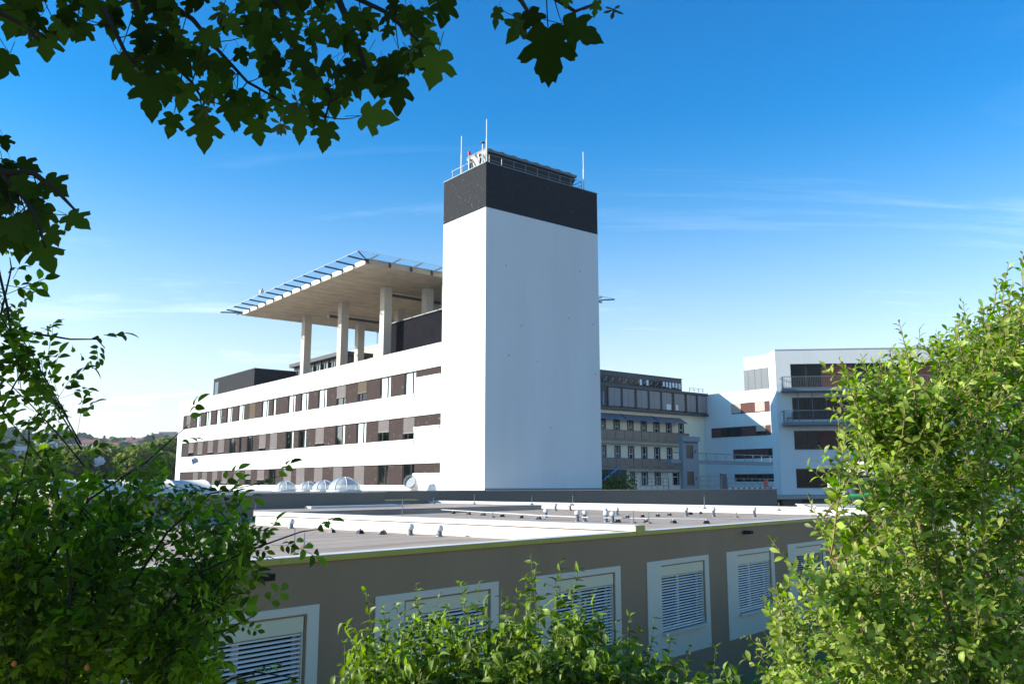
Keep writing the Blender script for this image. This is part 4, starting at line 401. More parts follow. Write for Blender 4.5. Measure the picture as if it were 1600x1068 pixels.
box('wall', M_gable, gb, 24, 36, 44, 68, 12.0, 25.2); box('coping', M_wmetal, gb, 23.9, 36.1, 43.9, 68.1, 25.203, 25.35)
mast2 = main_thing('roof_aerial', 'thin dark aerial on the pebbledashed roof block', 'aerial'); MB().path([(24.4, 60, 25.35), (24.4, 60, 27.2)], .05).lathe((24.4, 60, 27.2), [(.09,0),(.12,.2),(.05,.35)], 8).build('pole', M_dmetal, mast2)
dw = main_thing('helipad_core', 'charcoal clad core block under the helipad next to the tower', 'building')
box('wall', M_core, dw, 2.7, 11, 6.2, 18.8, 15.5, 19.85); box('coping', M_metal, dw, 2.64, 11.06, 6.14, 18.86, 19.853, 19.93)

# helipad
hp = main_thing('helipad', 'square concrete helipad deck on slender columns with outrigger safety net', 'helipad')
HA, HB, H0, H1, HZ = -4.05, 21.3, 11.05, 38.6, 23.0
box('deck', M_conc, hp, HA, HB, H0, H1, HZ, HZ+.46)
for k in range(1, 18): box('formwork_joint', M_conc, hp, HA+.02, HB-.02, H0+k*(H1-H0)/18-.015, H0+k*(H1-H0)/18+.015, HZ-.02, HZ-.001)
box('landing_surface', M_roof2, hp, HA+.2, HB-.2, H0+.2, H1-.2, HZ+.463, HZ+.56)
for (x, y) in [(1.15, 17.15), (1.15, 25.6), (1.15, 34.1), (7.6, 34.2), (7.6, 25.6), (7.6, 19.3), (10.3, 13.0), (10.3, 25.6)]:
    box('column', M_colm, hp, x, x+.8, y, y+.8, 15.5, HZ-.002)
for y in (12.0, 15.3): box('stub_column', M_colm, hp, 4.5, 5.3, y, y+.8, 19.93, HZ-.002)
for y in (18.6, 31.4):
    MB().path([(2.5, y, 22.62), (16.3, y, 22.62)], .14, 10).build('gutter_pipe', M_dmetal, hp, True)
    MB().path([(2.6, y, 22.62), (2.45, y, 22.62)], [.16, .16], 10).build('pipe_end', M_wmetal, hp)
TIP, DZ = 1.75, .10
nl = 13; stp = (H1-H0)/nl
def beam(p, q, nm='net_beam'):
    MB().path([p, q], 0.075, 4).build(nm, M_dmetal if q[0] < p[0] - .1 else M_metal, hp)
for k in range(nl+1):
    y = H0 + .06 + k*(H1-H0-.12)/nl
    beam((HA-.02, y, HZ+.30), (HA-TIP, y, HZ+.30+DZ)); box('bracket', M_dmetal, hp, HA-.09, HA-.002, y-.10, y+.10, HZ+.02, HZ+.44)
    beam((HB+.02, y, HZ+.30), (HB+TIP, y, HZ+.30+DZ))
nr = 12
M_edge = mat('sunlit_edge_concrete', (.66, .62, .55), .9, .08, 2, stain=.2, stain_col=(.45, .40, .33))  # deck concrete lightened: sunlight on the left edge put into the colour
for k in range(nl): box('sunlit_edge_panel', M_edge, hp, HA-.05, HA-.003, H0+.18+k*(H1-H0-.12)/nl, H0-.06+(k+1)*(H1-H0-.12)/nl, HZ+.03, HZ+.45)
for k in range(nr+1):
    x = HA + .06 + k*(HB-HA-.12)/nr
    beam((x, H0-.02, HZ+.30), (x, H0-TIP, HZ+.30+DZ)); box('bracket', M_dmetal, hp, x-.10, x+.10, H0-.09, H0-.002, HZ+.02, HZ+.44)
    beam((x, H1+.02, HZ+.30), (x, H1+TIP, HZ+.30+DZ))
for (cx, cy, sx, sy) in ((HA, H0, -1, -1), (HA, H1, -1, 1), (HB, H0, 1, -1), (HB, H1, 1, 1)):
    beam((cx+sx*.02, cy+sy*.02, HZ+.30), (cx+sx*TIP, cy+sy*TIP, HZ+.30+DZ), 'corner_beam')
def net(a, b, c, d): MB().quad(a, b, c, d).build('net_panel', G_net, hp)
z0, z1 = HZ+.36, HZ+.36+DZ
for k in range(nl):
    y0, y1 = H0 + k*(H1-H0)/nl, H0 + (k+1)*(H1-H0)/nl; e0 = -TIP if k == 0 else 0; e1 = TIP if k == nl-1 else 0
    net((HA, y0, z0), (HA, y1, z0), (HA-TIP, y1+e1, z1), (HA-TIP, y0+e0, z1)); net((HB, y1, z0), (HB, y0, z0), (HB+TIP, y0+e0, z1), (HB+TIP, y1+e1, z1))
for k in range(nr):
    x0, x1 = HA + k*(HB-HA)/nr, HA + (k+1)*(HB-HA)/nr; e0 = -TIP if k == 0 else 0; e1 = TIP if k == nr-1 else 0
    net((x1, H0, z0), (x0, H0, z0), (x0+e0, H0-TIP, z1), (x1+e1, H0-TIP, z1)); net((x0, H1, z0), (x1, H1, z0), (x1+e1, H1+TIP, z1), (x0+e0, H1+TIP, z1))
MB().path([(HA-TIP, H0-TIP, z1), (HA-TIP, H1+TIP, z1), (HB+TIP, H1+TIP, z1), (HB+TIP, H0-TIP, z1), (HA-TIP, H0-TIP, z1)], .022, 4).build('edge_wire', M_wmetal, hp)
sp = main_thing('helipad_floodlight', 'small floodlight fixed to the outer edge of the helipad net', 'floodlight')
MB().box(HA-TIP-.25, HA-TIP+.1, 28.7, 29.1, z1+.02, z1+.28).build('lamp_head', M_wmetal, sp); MB().path([(HA-TIP, 28.9, z1), (HA-TIP, 28.9, z1+.5)], .05).build('bracket', M_dmetal, sp)

# terrace, grey walls in front of the main block
g = box('roof_terrace', M_roof2, None, -40, 87, -3.6, 49.4, 3.7, 4.0); g.location = (OX, OY, 0); g.rotation_euler = (0, 0, RZ); tag(g, kind='structure')
gw = main_thing('grey_terrace_wall', 'long grey rendered parapet wall across the foot of the white tower', 'wall')
box('wall', M_grey, gw, -12.0, 29.6, -4.0, -3.65, 2.0, 4.58); box('coping', M_metal, gw, -12.05, 29.65, -4.06, -3.6, 4.583, 4.65)

# ------------------------------------------------------------------ low annex in the foreground (local x along its window wall, local y over its roof)
AX, AY, AZ = 2.67, 18.9, R_(90 - 40.9)
def ax_thing(name, label, cat, group=None, loc=(0, 0, 0)):
    c, s_ = math.cos(AZ), math.sin(AZ)
    return empty(name, (AX + loc[0]*c - loc[1]*s_, AY + loc[0]*s_ + loc[1]*c, loc[2]), AZ, label, cat, group)
an = ax_thing('annex', 'low taupe flat-roofed annex with yellow-green roof edge and blinds', 'building')
WF = [.43+3.75*k for k in range(0, 4)] + [.43-3.85*k for k in range(1, 5)]
WF = sorted(WF); FX0, FX1 = -21.0, 22.0
OZ0, OZ1 = 1.76, 3.18
aw = MB(); x = FX0
for w0 in WF:
    o0, o1 = w0+.62, w0+2.58
    aw.box(x, o0, 0, .38, .1, 3.913).box(o0, o1, 0, .38, .1, OZ0).box(o0, o1, 0, .38, OZ1, 3.92); x = o1
aw.box(x, FX1, 0, .38, .1, 3.913)
aw.box(FX1-.38, FX1, .38, 26, .1, 3.913)
aw.build('wall', M_annex, an)
MB().box(FX0, .0, -.045, .34, 3.915, 3.995).box(.0, FX1+.04, -.045, .34, 3.915, 3.995).build('fascia', M_fascia, an)
for k in range(int((FX1-FX0)/3)):
    MB().box(FX0+k*3.0, FX0+k*3.0+.012, -.048, -.0455, 3.93, 3.99).build('fascia_joint', M_annex, an)
MB().box(FX0, FX1+.04, -.047, .20, 3.997, 4.004).build('roof_edge_flashing', M_para, an)
slat_m = MB()
for a, b in (((-.03, .012), (-.012, .024)), ((-.012, .024), (.012, .018)), ((.012, .018), (.032, -.008))):
    slat_m.quad((0, a[0], a[1]), (1.90, a[0], a[1]), (1.90, b[0], b[1]), (0, b[0], b[1]))
slat_m = slat_m.mesh('slat', M_slat)
for i, w0 in enumerate(WF):
    o0, o1 = w0+.62, w0+2.58; s0, s1 = w0, w0+2.81
    su = MB().box(s0, o0-.03, -.022, -.001, 1.18, 3.32).box(o1+.03, s1, -.022, -.001, 1.18, 3.32).box(o0-.03, o1+.03, -.022, -.001, 3.21, 3.32).box(o0-.03, o1+.03, -.022, -.001, 1.18, 1.74).build('window_surround', M_trim, an)
    wn_ = MB().box(o0, o0+.07, .16, .26, OZ0, OZ1).box(o1-.07, o1, .16, .26, OZ0, OZ1).box(o0+.07, o1-.07, .16, .26, OZ0, OZ0+.07).box(o0+.07, o1-.07, .16, .26, OZ1-.07, OZ1).box(o0+.93, o0+1.03, .16, .26, OZ0+.07, OZ1-.07).build('window', M_wframe, an)
    box('pane', G_dark, wn_, o0+.07, o1-.07, .20, .21, OZ0+.07, OZ1-.07)
    box('dark_room_back', M_inside, wn_, o0, o1, .55, .57, OZ0, OZ1)  # black sheet added behind the pane for the dark of the room
    box('blind_box', M_blindbox, wn_, o0+.015, o1-.015, .005, .14, OZ1-.215, OZ1-.002)
    MB().box(o0-.04, o1+.04, -.10, .15, OZ0-.05, OZ0-.002).build('sill', M_trim, wn_)
    MB().box(o0+.002, o0+.03, .02, .10, OZ0, OZ1-.22).box(o1-.03, o1-.002, .02, .10, OZ0, OZ1-.22).build('guide_rail', M_trim, wn_)
    if i < 7:
        ns = 20 if i != 6 else 18; tilt = R_({0: 20, 6: 5}.get(i, 31) + rng.uniform(-3, 3))
        for k in range(ns): link('slat', slat_m, wn_, (o0+.03, .06, OZ1-.25-k*.0605), (tilt, 0, 0))
        MB().path([(o0+.5, .055, OZ1-.22), (o0+.5, .055, OZ1-.25-ns*.0605)], .006, 4).path([(o1-.5, .055, OZ1-.22), (o1-.5, .055, OZ1-.25-ns*.0605)], .006, 4).build('ladder_cord', M_black, wn_)
        box('bottom_bar', M_slat, wn_, o0+.03, o1-.03, .03, .09, OZ1-.27-ns*.0605, OZ1-.24-ns*.0605)
    else: box('curtain', M_curtain, wn_, o0+1.3, o1-.1, .32, .36, OZ0, OZ1)
# roof areas
box('roof', M_roof, an, FX0, FX1-.4, .385, 19.0, 3.55, 3.70)
box('raised_roof', M_roof, an, 4.5, 20.3, 19.0, 27.0, 3.55, 3.90); MB().box(4.4, 20.36, 18.94, 19.2, 3.902, 3.93).box(20.1, 20.36, 19.2, 27, 3.902, 3.93).build('roof_edge_strip', M_bmetal, an)
box('roof', M_roof, an, 20.31, FX1-.4, 19.0, 34, 3.55, 3.698)
MB().box(0, .30, .37, 14.7, 3.68, 4.0).box(0, .30, -.02, .37, 4.006, 4.01).box(-.03, .33, -.0215, 14.73, 4.012, 4.13).build('fire_wall', M_para, an, label='white sheet covered fire wall across the roof')
MB().box(-.035, .335, -.055, -.022, 4.006, 4.12).build('fire_wall_cap', M_fascia, an)
MB().box(-.012, -.001, .37, 14.7, 3.985, 3.998).build('sheet_joint', M_grey, an)
MB().box(21.6, 22.0, .39, 34, 3.70, 3.98).box(21.54, 22.06, .385, 34.05, 3.983, 4.03).build('far_parapet', M_para, an)
MB().box(13.2, 21.5, 33.6, 34, 3.7, 3.97).box(13.2, 21.55, 33.55, 34.05, 3.973, 4.02).build('far_parapet', M_para, an)
MB().box(8.5, 14, 23.4, 23.9, 3.9, 4.0).build('white_edge', M_para, an)
MB().box(-5.2, 2.3, 17.6, 17.95, 3.70, 3.86).build('kerb', M_bmetal, an)  # bluish shade at the block's foot put into the kerb colour
# roofs seams: narrow lap joints in the felt
for k in range(17): box('felt_lap', M_roof, an, .35, 21.5, 1.2+k*1.05, 1.28+k*1.05, 3.7, 3.703) if k else None
for k in range(15): box('felt_lap', M_roof, an, FX0+6, -.05, 1.2+k*1.05, 1.28+k*1.05, 3.7, 3.703)
for i, (x, y) in enumerate(((-9.3, -.1), (5.25, -.1))):
    s = ax_thing('wall_floodlight', ['black box floodlight under the roof edge beside the rose bush', 'small black floodlight under the roof edge above the right-hand windows'][i], 'floodlight', loc=(x, 0, 3.78))
    MB().box(-.10, .10, -.22, -.03, -.05, .04).build('housing', M_black, s); MB().box(-.05, .05, -.03, -.001, -.05, .03).build('bracket', M_dmetal, s); MB().box(-.085, .085, -.226, -.222, -.04, .03).build('lens', G_dark, s)

# two grey blocks rising behind the annex roof
gb1 = ax_thing('grey_block', 'grey-brown rendered block rising behind the left part of the annex roof', 'building')
box('wall', M_grey, gb1, -4.8, 2.0, 18.0, 40, .2, 4.60); box('coping', M_metal, gb1, -4.87, 2.05, 17.94, 40, 4.603, 4.66)
gb2 = ax_thing('grey_block', 'grey-brown block with four glass domes on top left of the tower', 'building')
box('wall', M_grey, gb2, 2.0, 14.4, 25.0, 46, .2, 4.58); box('coping', M_metal, gb2, 2.06, 14.46, 24.94, 46, 4.583, 4.64)
lw = ax_thing('low_roof_wall', 'low shaded wall with a pale green cap beside the grey block corner', 'wall')
box('wall', M_bmetal, lw, 14.47, 18.0, 27.05, 27.35, 3.9, 4.1); box('cap', M_fascia, lw, 14.47, 18.6, 26.95, 27.4, 4.103, 4.16)  # wall coloured blue-grey to paint in its shade

# skylights
def dome(loc, r, label):
    e = ax_thing('skylight_dome', label, 'skylight', 'glass domes on the grey block', loc)
    MB().lathe((0,0,0), [(r+.08,0),(r+.08,.14),(r-.02,.16)], 20).build('kerb', M_wmetal, e)
    prof = [(r*math.cos(a), .15+r*.78*math.sin(a)) for a in [k*math.pi/2/7 for k in range(8)]]; prof[-1] = (.02, prof[-1][1])
    MB().lathe((0,0,0), prof, 20).build('glazing', G_dome, e, True)
    for k in range(4):
        a = k*math.pi/4 + .3
        pts = [((r+.012)*math.cos(t)*math.cos(a), (r+.012)*math.cos(t)*math.sin(a), .15+(r+.012)*.78*math.sin(t)) for t in [j*math.pi/10 for j in range(11)]]
        MB().path(pts, .02, 4).build('rib', M_wmetal, e)
TABD = [(TAB['domes'][0], .62, 'leftmost glass dome skylight, standing apart from the other three'), (TAB['domes'][1], .58, 'second glass dome skylight from the left, partly behind the third'), (TAB['domes'][2], .66, 'third glass dome skylight from the left, overlapped by the largest'), (TAB['domes'][3], .86, 'largest and rightmost of the four glass dome skylights')]
for (p, r, lb) in TABD: dome((p[0], p[1], 4.58), r, lb)
bs = ax_thing('barrel_skylight', 'long translucent white barrel skylight partly behind the rose bush', 'skylight')
def barrel(m, x0, x1, yc, r, z, n=9, h=1.0):
    b = len(m.v)
    for x in (x0, x1):
        for k in range(n+1): a = math.pi*k/n; m.v.append((x, yc - r*math.cos(a), z + r*h*math.sin(a)))
    for k in range(n): m.f.append((b+k, b+k+1, b+n+2+k, b+n+1+k))
    m.f.append(tuple(b+k for k in range(n+1))); m.f.append(tuple(b+n+1+k for k in reversed(range(n+1))))
M_opal = mat('opal_acrylic', (.64, .61, .56), .8, .05, 2, spec=.1)
box('kerb', M_wmetal, bs, -4.3, 1.7, 20.3, 22.1, 4.60, 4.72)
for k in range(4):
    m = MB(); barrel(m, -4.2+k*1.47, -2.8+k*1.47, 21.2, .84, 4.72, 10, .55); m.build('glazing', M_opal, bs, True)
    m = MB(); barrel(m, -2.79+k*1.47, -2.74+k*1.47, 21.2, .87, 4.72, 10, .56); m.build('rib', M_wmetal, bs)
sn = main_thing('ventilation_cowl', 'round bent ventilation cowl opening beside the wing facade', 'vent')
MB().path([(-1.1, 7.9, 4.0), (-1.1, 7.9, 4.8), (-1.3, 7.8, 5.15), (-1.62, 7.62, 5.25)], [.42, .42, .46, .50], 16, False).build('duct', M_wmetal, sn, True)
MB().path([(-1.58, 7.64, 5.24), (-1.67, 7.59, 5.27)], [.54, .54], 16, False).build('flange', M_metal, sn)
MB().path([(-1.54, 7.66, 5.22), (-1.55, 7.655, 5.225)], [.48, .48], 16).build('grille', M_metal, sn)

# things on the annex roof
vent_pipe = MB().lathe((0,0,0), [(.062,0),(.062,.8)], 10)
def vent(x, y, h, label):
    e = ax_thing('roof_vent', label, 'vent pipe', 'vent pipes with round caps on the annex roof', (x, y, 3.70))
    MB().lathe((0,0,0), [(.11,0),(.10,.03),(.062,.05),(.062,h-.12)], 10).build('pipe', M_metal, e, True)
    MB().lathe((0,0,h-.13), [(.075,0),(.098,.03),(.10,.09),(.07,.14),(.02,.16)], 12).build('cap', M_wmetal, e, True)
VL = ['lone vent pipe by the fire wall near its far left end', 'left one of the two vent pipes standing close before the white fire wall', 'right one of the two vent pipes standing close before the white fire wall', 'left pipe of the front-left pair of round capped vents just beyond the fire wall', 'right pipe of the front-left pair of round capped vents just beyond the fire wall', 'left pipe of the pair of round capped vents nearest the fire wall end', 'right pipe of the pair of round capped vents nearest the fire wall end', 'left of two slim vent pipes standing behind the front pairs', 'right of two slim vent pipes standing behind the front pairs', 'slim vent pipe near the middle of the white far parapet', 'slim vent pipe standing second from the right on the annex roof', 'rightmost slim vent pipe on the annex roof', 'short lone vent pipe beyond the cable left of the vent pairs', 'left of two far vent pipes by the end of the raised roof', 'right of two far vent pipes by the end of the raised roof']
for (x, y, h), lb in zip(TAB['vents'], VL): vent(x, y, h, lb)
blk = MB().hexa([(-.11,-.08,0),(.11,-.08,0),(.11,.08,0),(-.11,.08,0)], [(-.07,-.05,.10),(.07,-.05,.10),(.07,.05,.10),(-.07,.05,.10)]).mesh('block', M_black)
for (x, y) in TAB['blocks']:
    e = ax_thing('conductor_block', 'small dark block carrying the lightning wire on the annex roof', 'conductor block', 'lightning wire blocks on the annex roof', (x, y, 3.70))
    link('base', blk, e, rot=(0, 0, rng.uniform(0, 3))); MB().box(-.025, .025, -.025, .025, .10, .14).build('clip', M_metal, e)
lc = ax_thing('lightning_wire', 'thin pale lightning wire carried on blocks across the annex roof', 'wire')
MB().path([(TAB['blocks'][k][0], TAB['blocks'][k][1], 3.85) for k in range(7)] + [(9.2, 7.9, 3.85)] , .018, 4).build('long_run', M_wmetal, lc)
MB().path([(9.3, 7.3, 3.85), (TAB['blocks'][7][0], TAB['blocks'][7][1], 3.85), (TAB['blocks'][8][0], TAB['blocks'][8][1], 3.85), (TAB['blocks'][9][0], TAB['blocks'][9][1], 3.85), (14.6, .9, 3.85)], .018, 4).build('short_run', M_wmetal, lc)
RL = ['slim lightning rod standing in front of the raised roof, near its left', 'slim lightning rod right behind the middle of the fire wall', 'short pale lightning rod on the left roof in front of the grey block', 'slim lightning rod between the front wire blocks right of the vent pairs', 'slim lightning rod left of the rightmost vent pipe', 'very thin lightning rod right of the fire wall end', 'thin lightning rod at the corner between the two grey blocks', 'thin lightning rod on the left roof close to the roof edge']
RL2 = ['leftmost lightning rod on the white far parapet', 'tall lightning rod on the far parapet below the tower foot', 'thin lightning rod on the far parapet right of the tower corner', 'tall pale lightning rod on the far parapet below the tower middle', 'tall lightning rod on the far parapet below the lift tower', 'lightning rod on the far parapet by the right end of the grey wall', 'rightmost lightning rod on the white far parapet']
for pts, lbs, z in ((TAB['rods'], RL, 3.70), (TAB['rods2'], RL2, 3.99)):
    for (x, y, h), lb in zip(pts, lbs):
        e = ax_thing('lightning_rod', lb, 'lightning rod', 'slim lightning rods on the annex roof', (x, y, z))
        MB().path([(0,0,.04), (0,0,h)], [.020, .011], 6).build('rod', M_metal, e); MB().lathe((0,0,0), [(.09,0),(.09,.05),(.02,.07)], 8).build('foot', M_grey, e)

# ------------------------------------------------------------------ courtyard buildings behind the tower
A = TAB['az']; D = TAB['attic_div']
ob = main_thing('courtyard_building', 'old cream building with dark zinc attic and balconies right of the tower', 'building')
wb = MB(); XA, XB, YW = 52.0, 85.88, 49.5
rows = [(TAB['doors1'], A['b1b'], A['d1t']), (TAB['doors2'], A['b2b'], A['d2t']), (TAB['doors3'], A['d3b'], A['d3t'])]
zprev = A['low'] + .2
for (ds, z0, z1) in rows:
    wb.box(XA, XB, YW, YW+.5, z1, zprev); x = XA
    for (a, b) in ds: wb.box(x, a, YW, YW+.5, z0, z1); x = b
    wb.box(x, XB, YW, YW+.5, z0, z1); zprev = z0
wb.box(XA, XB, YW, YW+.5, 3.0, zprev).box(XA, XB, YW+3, YW+13, 3.0, A['low']).box(XA, XA+.5, YW+.5, YW+3, 3, A['low'])
wb.build('wall', M_cream, ob)
box('dark_backing', M_inside, ob, XA+.6, XB-.1, YW+2.7, YW+2.9, 3.0, A['low'])
for ri, (ds, z0, z1) in enumerate(rows):
    for (a, b) in ds:
        m0 = a + (b-a)*.28
        o = MB().box(a, m0-.0, YW+.10, YW+.2, z0, z1).box(b-.32, b, YW+.05, YW+.2, z0, z1).box(m0, b-.32, YW+.10, YW+.2, z1-.22, z1).build('door', M_frame, ob)
        MB().box(m0+.001, m0+.09, YW+.08, YW+.16, z0, z1-.22).box(b-.41, b-.321, YW+.08, YW+.16, z0, z1-.22).box(m0+.09, b-.41, YW+.08, YW+.16, z0+1.35, z0+1.47).box(m0+.09, b-.41, YW+.08, YW+.16, z0+2.1, z0+2.2).build('casement', M_wframe, o)
        box('pane', G_dark, o, m0+.09, b-.41, YW+.12, YW+.13, z0, z1-.22)
        if rng.random() < .55: box('curtain', M_curtain, o, m0+.1, b-.45, YW+.24, YW+.26, z0+rng.choice((0, 1.4)), z1-.24)
for (t, b_, yy) in ((A['b1t'], A['b1b'], 48.3), (A['b2t'], A['b2b'], 48.3)):
    o = box('balcony', M_perf, ob, XA, A['bal_e'], yy, YW-.005, b_-.28, b_-.02)
    o2 = box('balcony_beam', M_conc, o, XA, A['bal_e']-.1, yy+.1, YW-.01, b_-.75, b_-.283)
    n = 14
    for k in range(n):
        x0 = XA + k*(A['bal_e']-XA)/n; box('balustrade_panel', M_perf, o, x0+.04, x0+(A['bal_e']-XA)/n-.04, yy, yy+.04, b_+.02, t-.06)
    box('handrail', M_dmetal, o, XA, A['bal_e'], yy-.03, yy+.07, t-.055, t)
    for k in range(n+1): x0 = XA + k*(A['bal_e']-XA)/n; MB().box(x0-.03, x0+.03, yy+.045, yy+.1, b_, t-.06).build('balustrade_post', M_dmetal, o)
ae = A['aw_e']
for k in range(4):
    x0 = ae - (k+1)*7.6; x1 = ae - k*7.6 - .12
    MB().hexa([(x0, YW-.01, A['aw_t']-.06), (x1, YW-.01, A['aw_t']-.06), (x1-.6, YW-2.2, A['aw_b']-.06), (x0-.6, YW-2.2, A['aw_b']-.06)], [(x0, YW-.01, A['aw_t']), (x1, YW-.01, A['aw_t']), (x1-.6, YW-2.2, A['aw_b']), (x0-.6, YW-2.2, A['aw_b'])]).build('awning', M_aw, ob)
    MB().path([(x0, YW-.03, A['aw_t']+.04), (x0-.6, YW-2.22, A['aw_b']+.03)], .05, 4).build('awning_arm', M_black, ob)
YA = 48.4; lo, md, tp = A['low'], A['mid'], A['top']
AE = 85.88
box('attic_floor', M_dmetal, ob, 54, AE, YA-.1, 56, lo-.35, lo)
box('attic_wall', M_dmetal, ob, 54, AE, YA+.3, 56, lo+.003, md); box('attic_eaves', M_dmetal, ob, 54, AE, YA-.12, 56.1, md+.003, md+.4)
xs = [x for x in D if x < AE]
for k in range(len(xs)-1):
    if xs[k+1]-xs[k] > .9 and k > 0: box('attic_panel', M_attic, ob, xs[k]+.03, xs[k+1]-.03, YA+.05, YA+.2, lo+.25, md-.12)
    elif k > 0: box('attic_fin', M_black, ob, xs[k]-.02, xs[k+1]+.02, YA-.02, YA+.29, lo+.02, md)
    else:
        o = box('attic_window', M_frame, ob, xs[0]-1.5, xs[1], YA+.1, YA+.28, lo+.1, md); box('pane', G_dark, o, xs[0]-1.4, xs[1]-.1, YA+.08, YA+.095, lo+.2, md-.1)
        box('curtain', M_bluepipe, o, xs[0]+.5, xs[0]+.75, YA+.06, YA+.07, lo+.3, md-.9)
for (a, b) in ((74.8, 75.9), (77.2, 77.8)): box('open_hatch', M_wframe, ob, a, b, YA+.01, YA+.04, lo+.3, lo+1.25)
RE = A['rend']
box('upper_attic', M_dmetal, ob, 54, RE, YA+1.0, 57, md+.403, tp)
box('upper_coping', M_black, ob, 53.9, RE+.1, YA+.9, 57.1, tp+.003, tp+.12)
for k in range(30):
    x0 = RE - .3 - k*.83
    if x0 < 55: break
    o = box('upper_pane', G_dark, ob, x0-.62, x0, YA+.95, YA+.995, md+.75, md+2.0)
    if k in (0, 1, 2, 3, 4, 5, 10, 12): box('curtain', M_curtain, o, x0-.6, x0-.1, YA+.935, YA+.945, md+.9+.1*(k % 3), md+1.9)
for k in range(14):
    x0 = RE - .9 - k*1.55; MB().path([(x0, YA+.9, md+1.0), (x0+.02, YA+.4, md+1.25), (x0+.14, YA+.3, md+1.6)], .035, 5).build('hook_lamp', M_wmetal, ob)
rr = main_thing('roof_railing', 'thin railing on the lower attic roof next to the white link building', 'railing')
MB().path([(RE+.3, 48, md+1.1), (84.5, 48, md+1.1)], .03, 4).build('top_rail', M_metal, rr); MB().path([(RE+.3, 48, md+.75), (84.5, 48, md+.75)], .02, 4).build('mid_rail', M_metal, rr)
for k in range(6): MB().box(RE+.4+k*1.2, RE+.46+k*1.2, 47.97, 48.03, md+.4, md+1.1).build('post', M_metal, rr)

Wt = TAB['white']; XW = 85.9
wh = main_thing('link_building', 'white building with red-brown window bands at the back of the courtyard', 'building')
TOPW = 21.0
wm_ = MB(); YN = 28.0
yprev_top = TOPW
segs = [(Wt['z1'], Wt['row1']), (Wt['z2'], Wt['row2']), (Wt['z3'], Wt['row3']), (Wt['z4'], Wt['row4'])]
for (z0, z1), ys in segs:
    wm_.box(XW, XW+.5, YN, 60, z1, yprev_top); ya, yb = max(ys), min(ys)
    wm_.box(XW, XW+.5, ya, 60, z0, z1); 
    if yb > YN + .1: wm_.box(XW, XW+.5, YN, yb, z0, z1)
    yprev_top = z0
wm_.box(XW, XW+.5, YN, 60, 3.2, yprev_top).box(XW+.501, XW+14, YN+.3, 59.9, 3.2, TOPW-.5)
wm_.build('wall', M_white, wh)
box('coping', M_wmetal, wh, XW-.06, XW+.55, YN, 60.05, TOPW+.003, TOPW+.08)
def wband(y1, y0, z0, z1, kind):      # y1 > y0 ; along the white facade
    if kind == 'p': return box('panel', M_redbrown, wh, XW+.12, XW+.4, y0+.01, y1-.01, z0, z1)
    o = MB().box(XW+.2, XW+.3, y0, y0+.08, z0, z1).box(XW+.2, XW+.3, y1-.08, y1, z0, z1).box(XW+.2, XW+.3, y0+.08, y1-.08, z0, z0+.08).box(XW+.2, XW+.3, y0+.08, y1-.08, z1-.08, z1).box(XW+.2, XW+.3, (y0+y1)/2-.04, (y0+y1)/2+.04, z0+.08, z1-.08).build('window', M_frame, wh)
    box('pane', G_dark, o, XW+.25, XW+.26, y0+.08, y1-.08, z0+.08, z1-.08)
    if kind == 'b' or kind == 'B':
        fr = .9 if kind == 'b' else .55; c = MB(); n = 12; zb = z1-(z1-z0)*fr
        for k in range(n): z = z1-(k+.5)*(z1-zb)/n; c.quad((XW+.06, y0+.02, z+.06), (XW+.06, y1-.02, z+.06), (XW+.12, y1-.02, z-.07), (XW+.12, y0+.02, z-.07))
        c.build('blind', mat('pale_pink_blind', (.62, .50, .45), .6, .05) if 'pale_pink_blind' not in MATS else MATS['pale_pink_blind'], o)
    return o
r = Wt['row1']; z0, z1 = Wt['z1']
for k, kd in enumerate('bpbp'): wband(r[k], r[k+1], z0, z1, kd)
r = Wt['row2']; z0, z1 = Wt['z2']
for k, kd in enumerate('pwpBp'): wband(r[k], r[k+1], z0, z1, kd)
r = Wt['row3']; z0, z1 = Wt['z3']; wband(r[0], r[0]-2.4, z0, z1, 'p'); wband(r[0]-2.4, r[1], z0, z1, 'p'); wband(r[1], r[2], z0, z1, 'w')
r = Wt['row4']; z0, z1 = Wt['z4']
for k in range(3): wband(r[0]-k*(r[0]-r[1])/3, r[0]-(k+1)*(r[0]-r[1])/3, z0, z1, 'w')
box('sill', M_wmetal, wh, XW-.08, XW-.002, Wt['row2'][-1], Wt['row2'][0], Wt['z2'][0]-.25, Wt['z2'][0]-.003)
c0, c1 = Wt['clad'][0], YN
M_zinc = mat('pale_zinc', (.125, .145, .16), .6, .06, 3, metallic=.1)
MB().box(XW+.3, XW+10, c1, c0, TOPW-.4, Wt['cz'][1]).build('upper_storey', M_zinc, wh)
for k in range(6): box('zinc_seam', M_dmetal, wh, XW+.27, XW+.298, c0-.9-k*1.35, c0-.86-k*1.35, TOPW+.1, Wt['cz'][1])
box('parapet', M_white, wh, XW+.35, XW+9.9, c1, c0-.1, Wt['cz'][1]+.003, Wt['cz'][2]+.5)

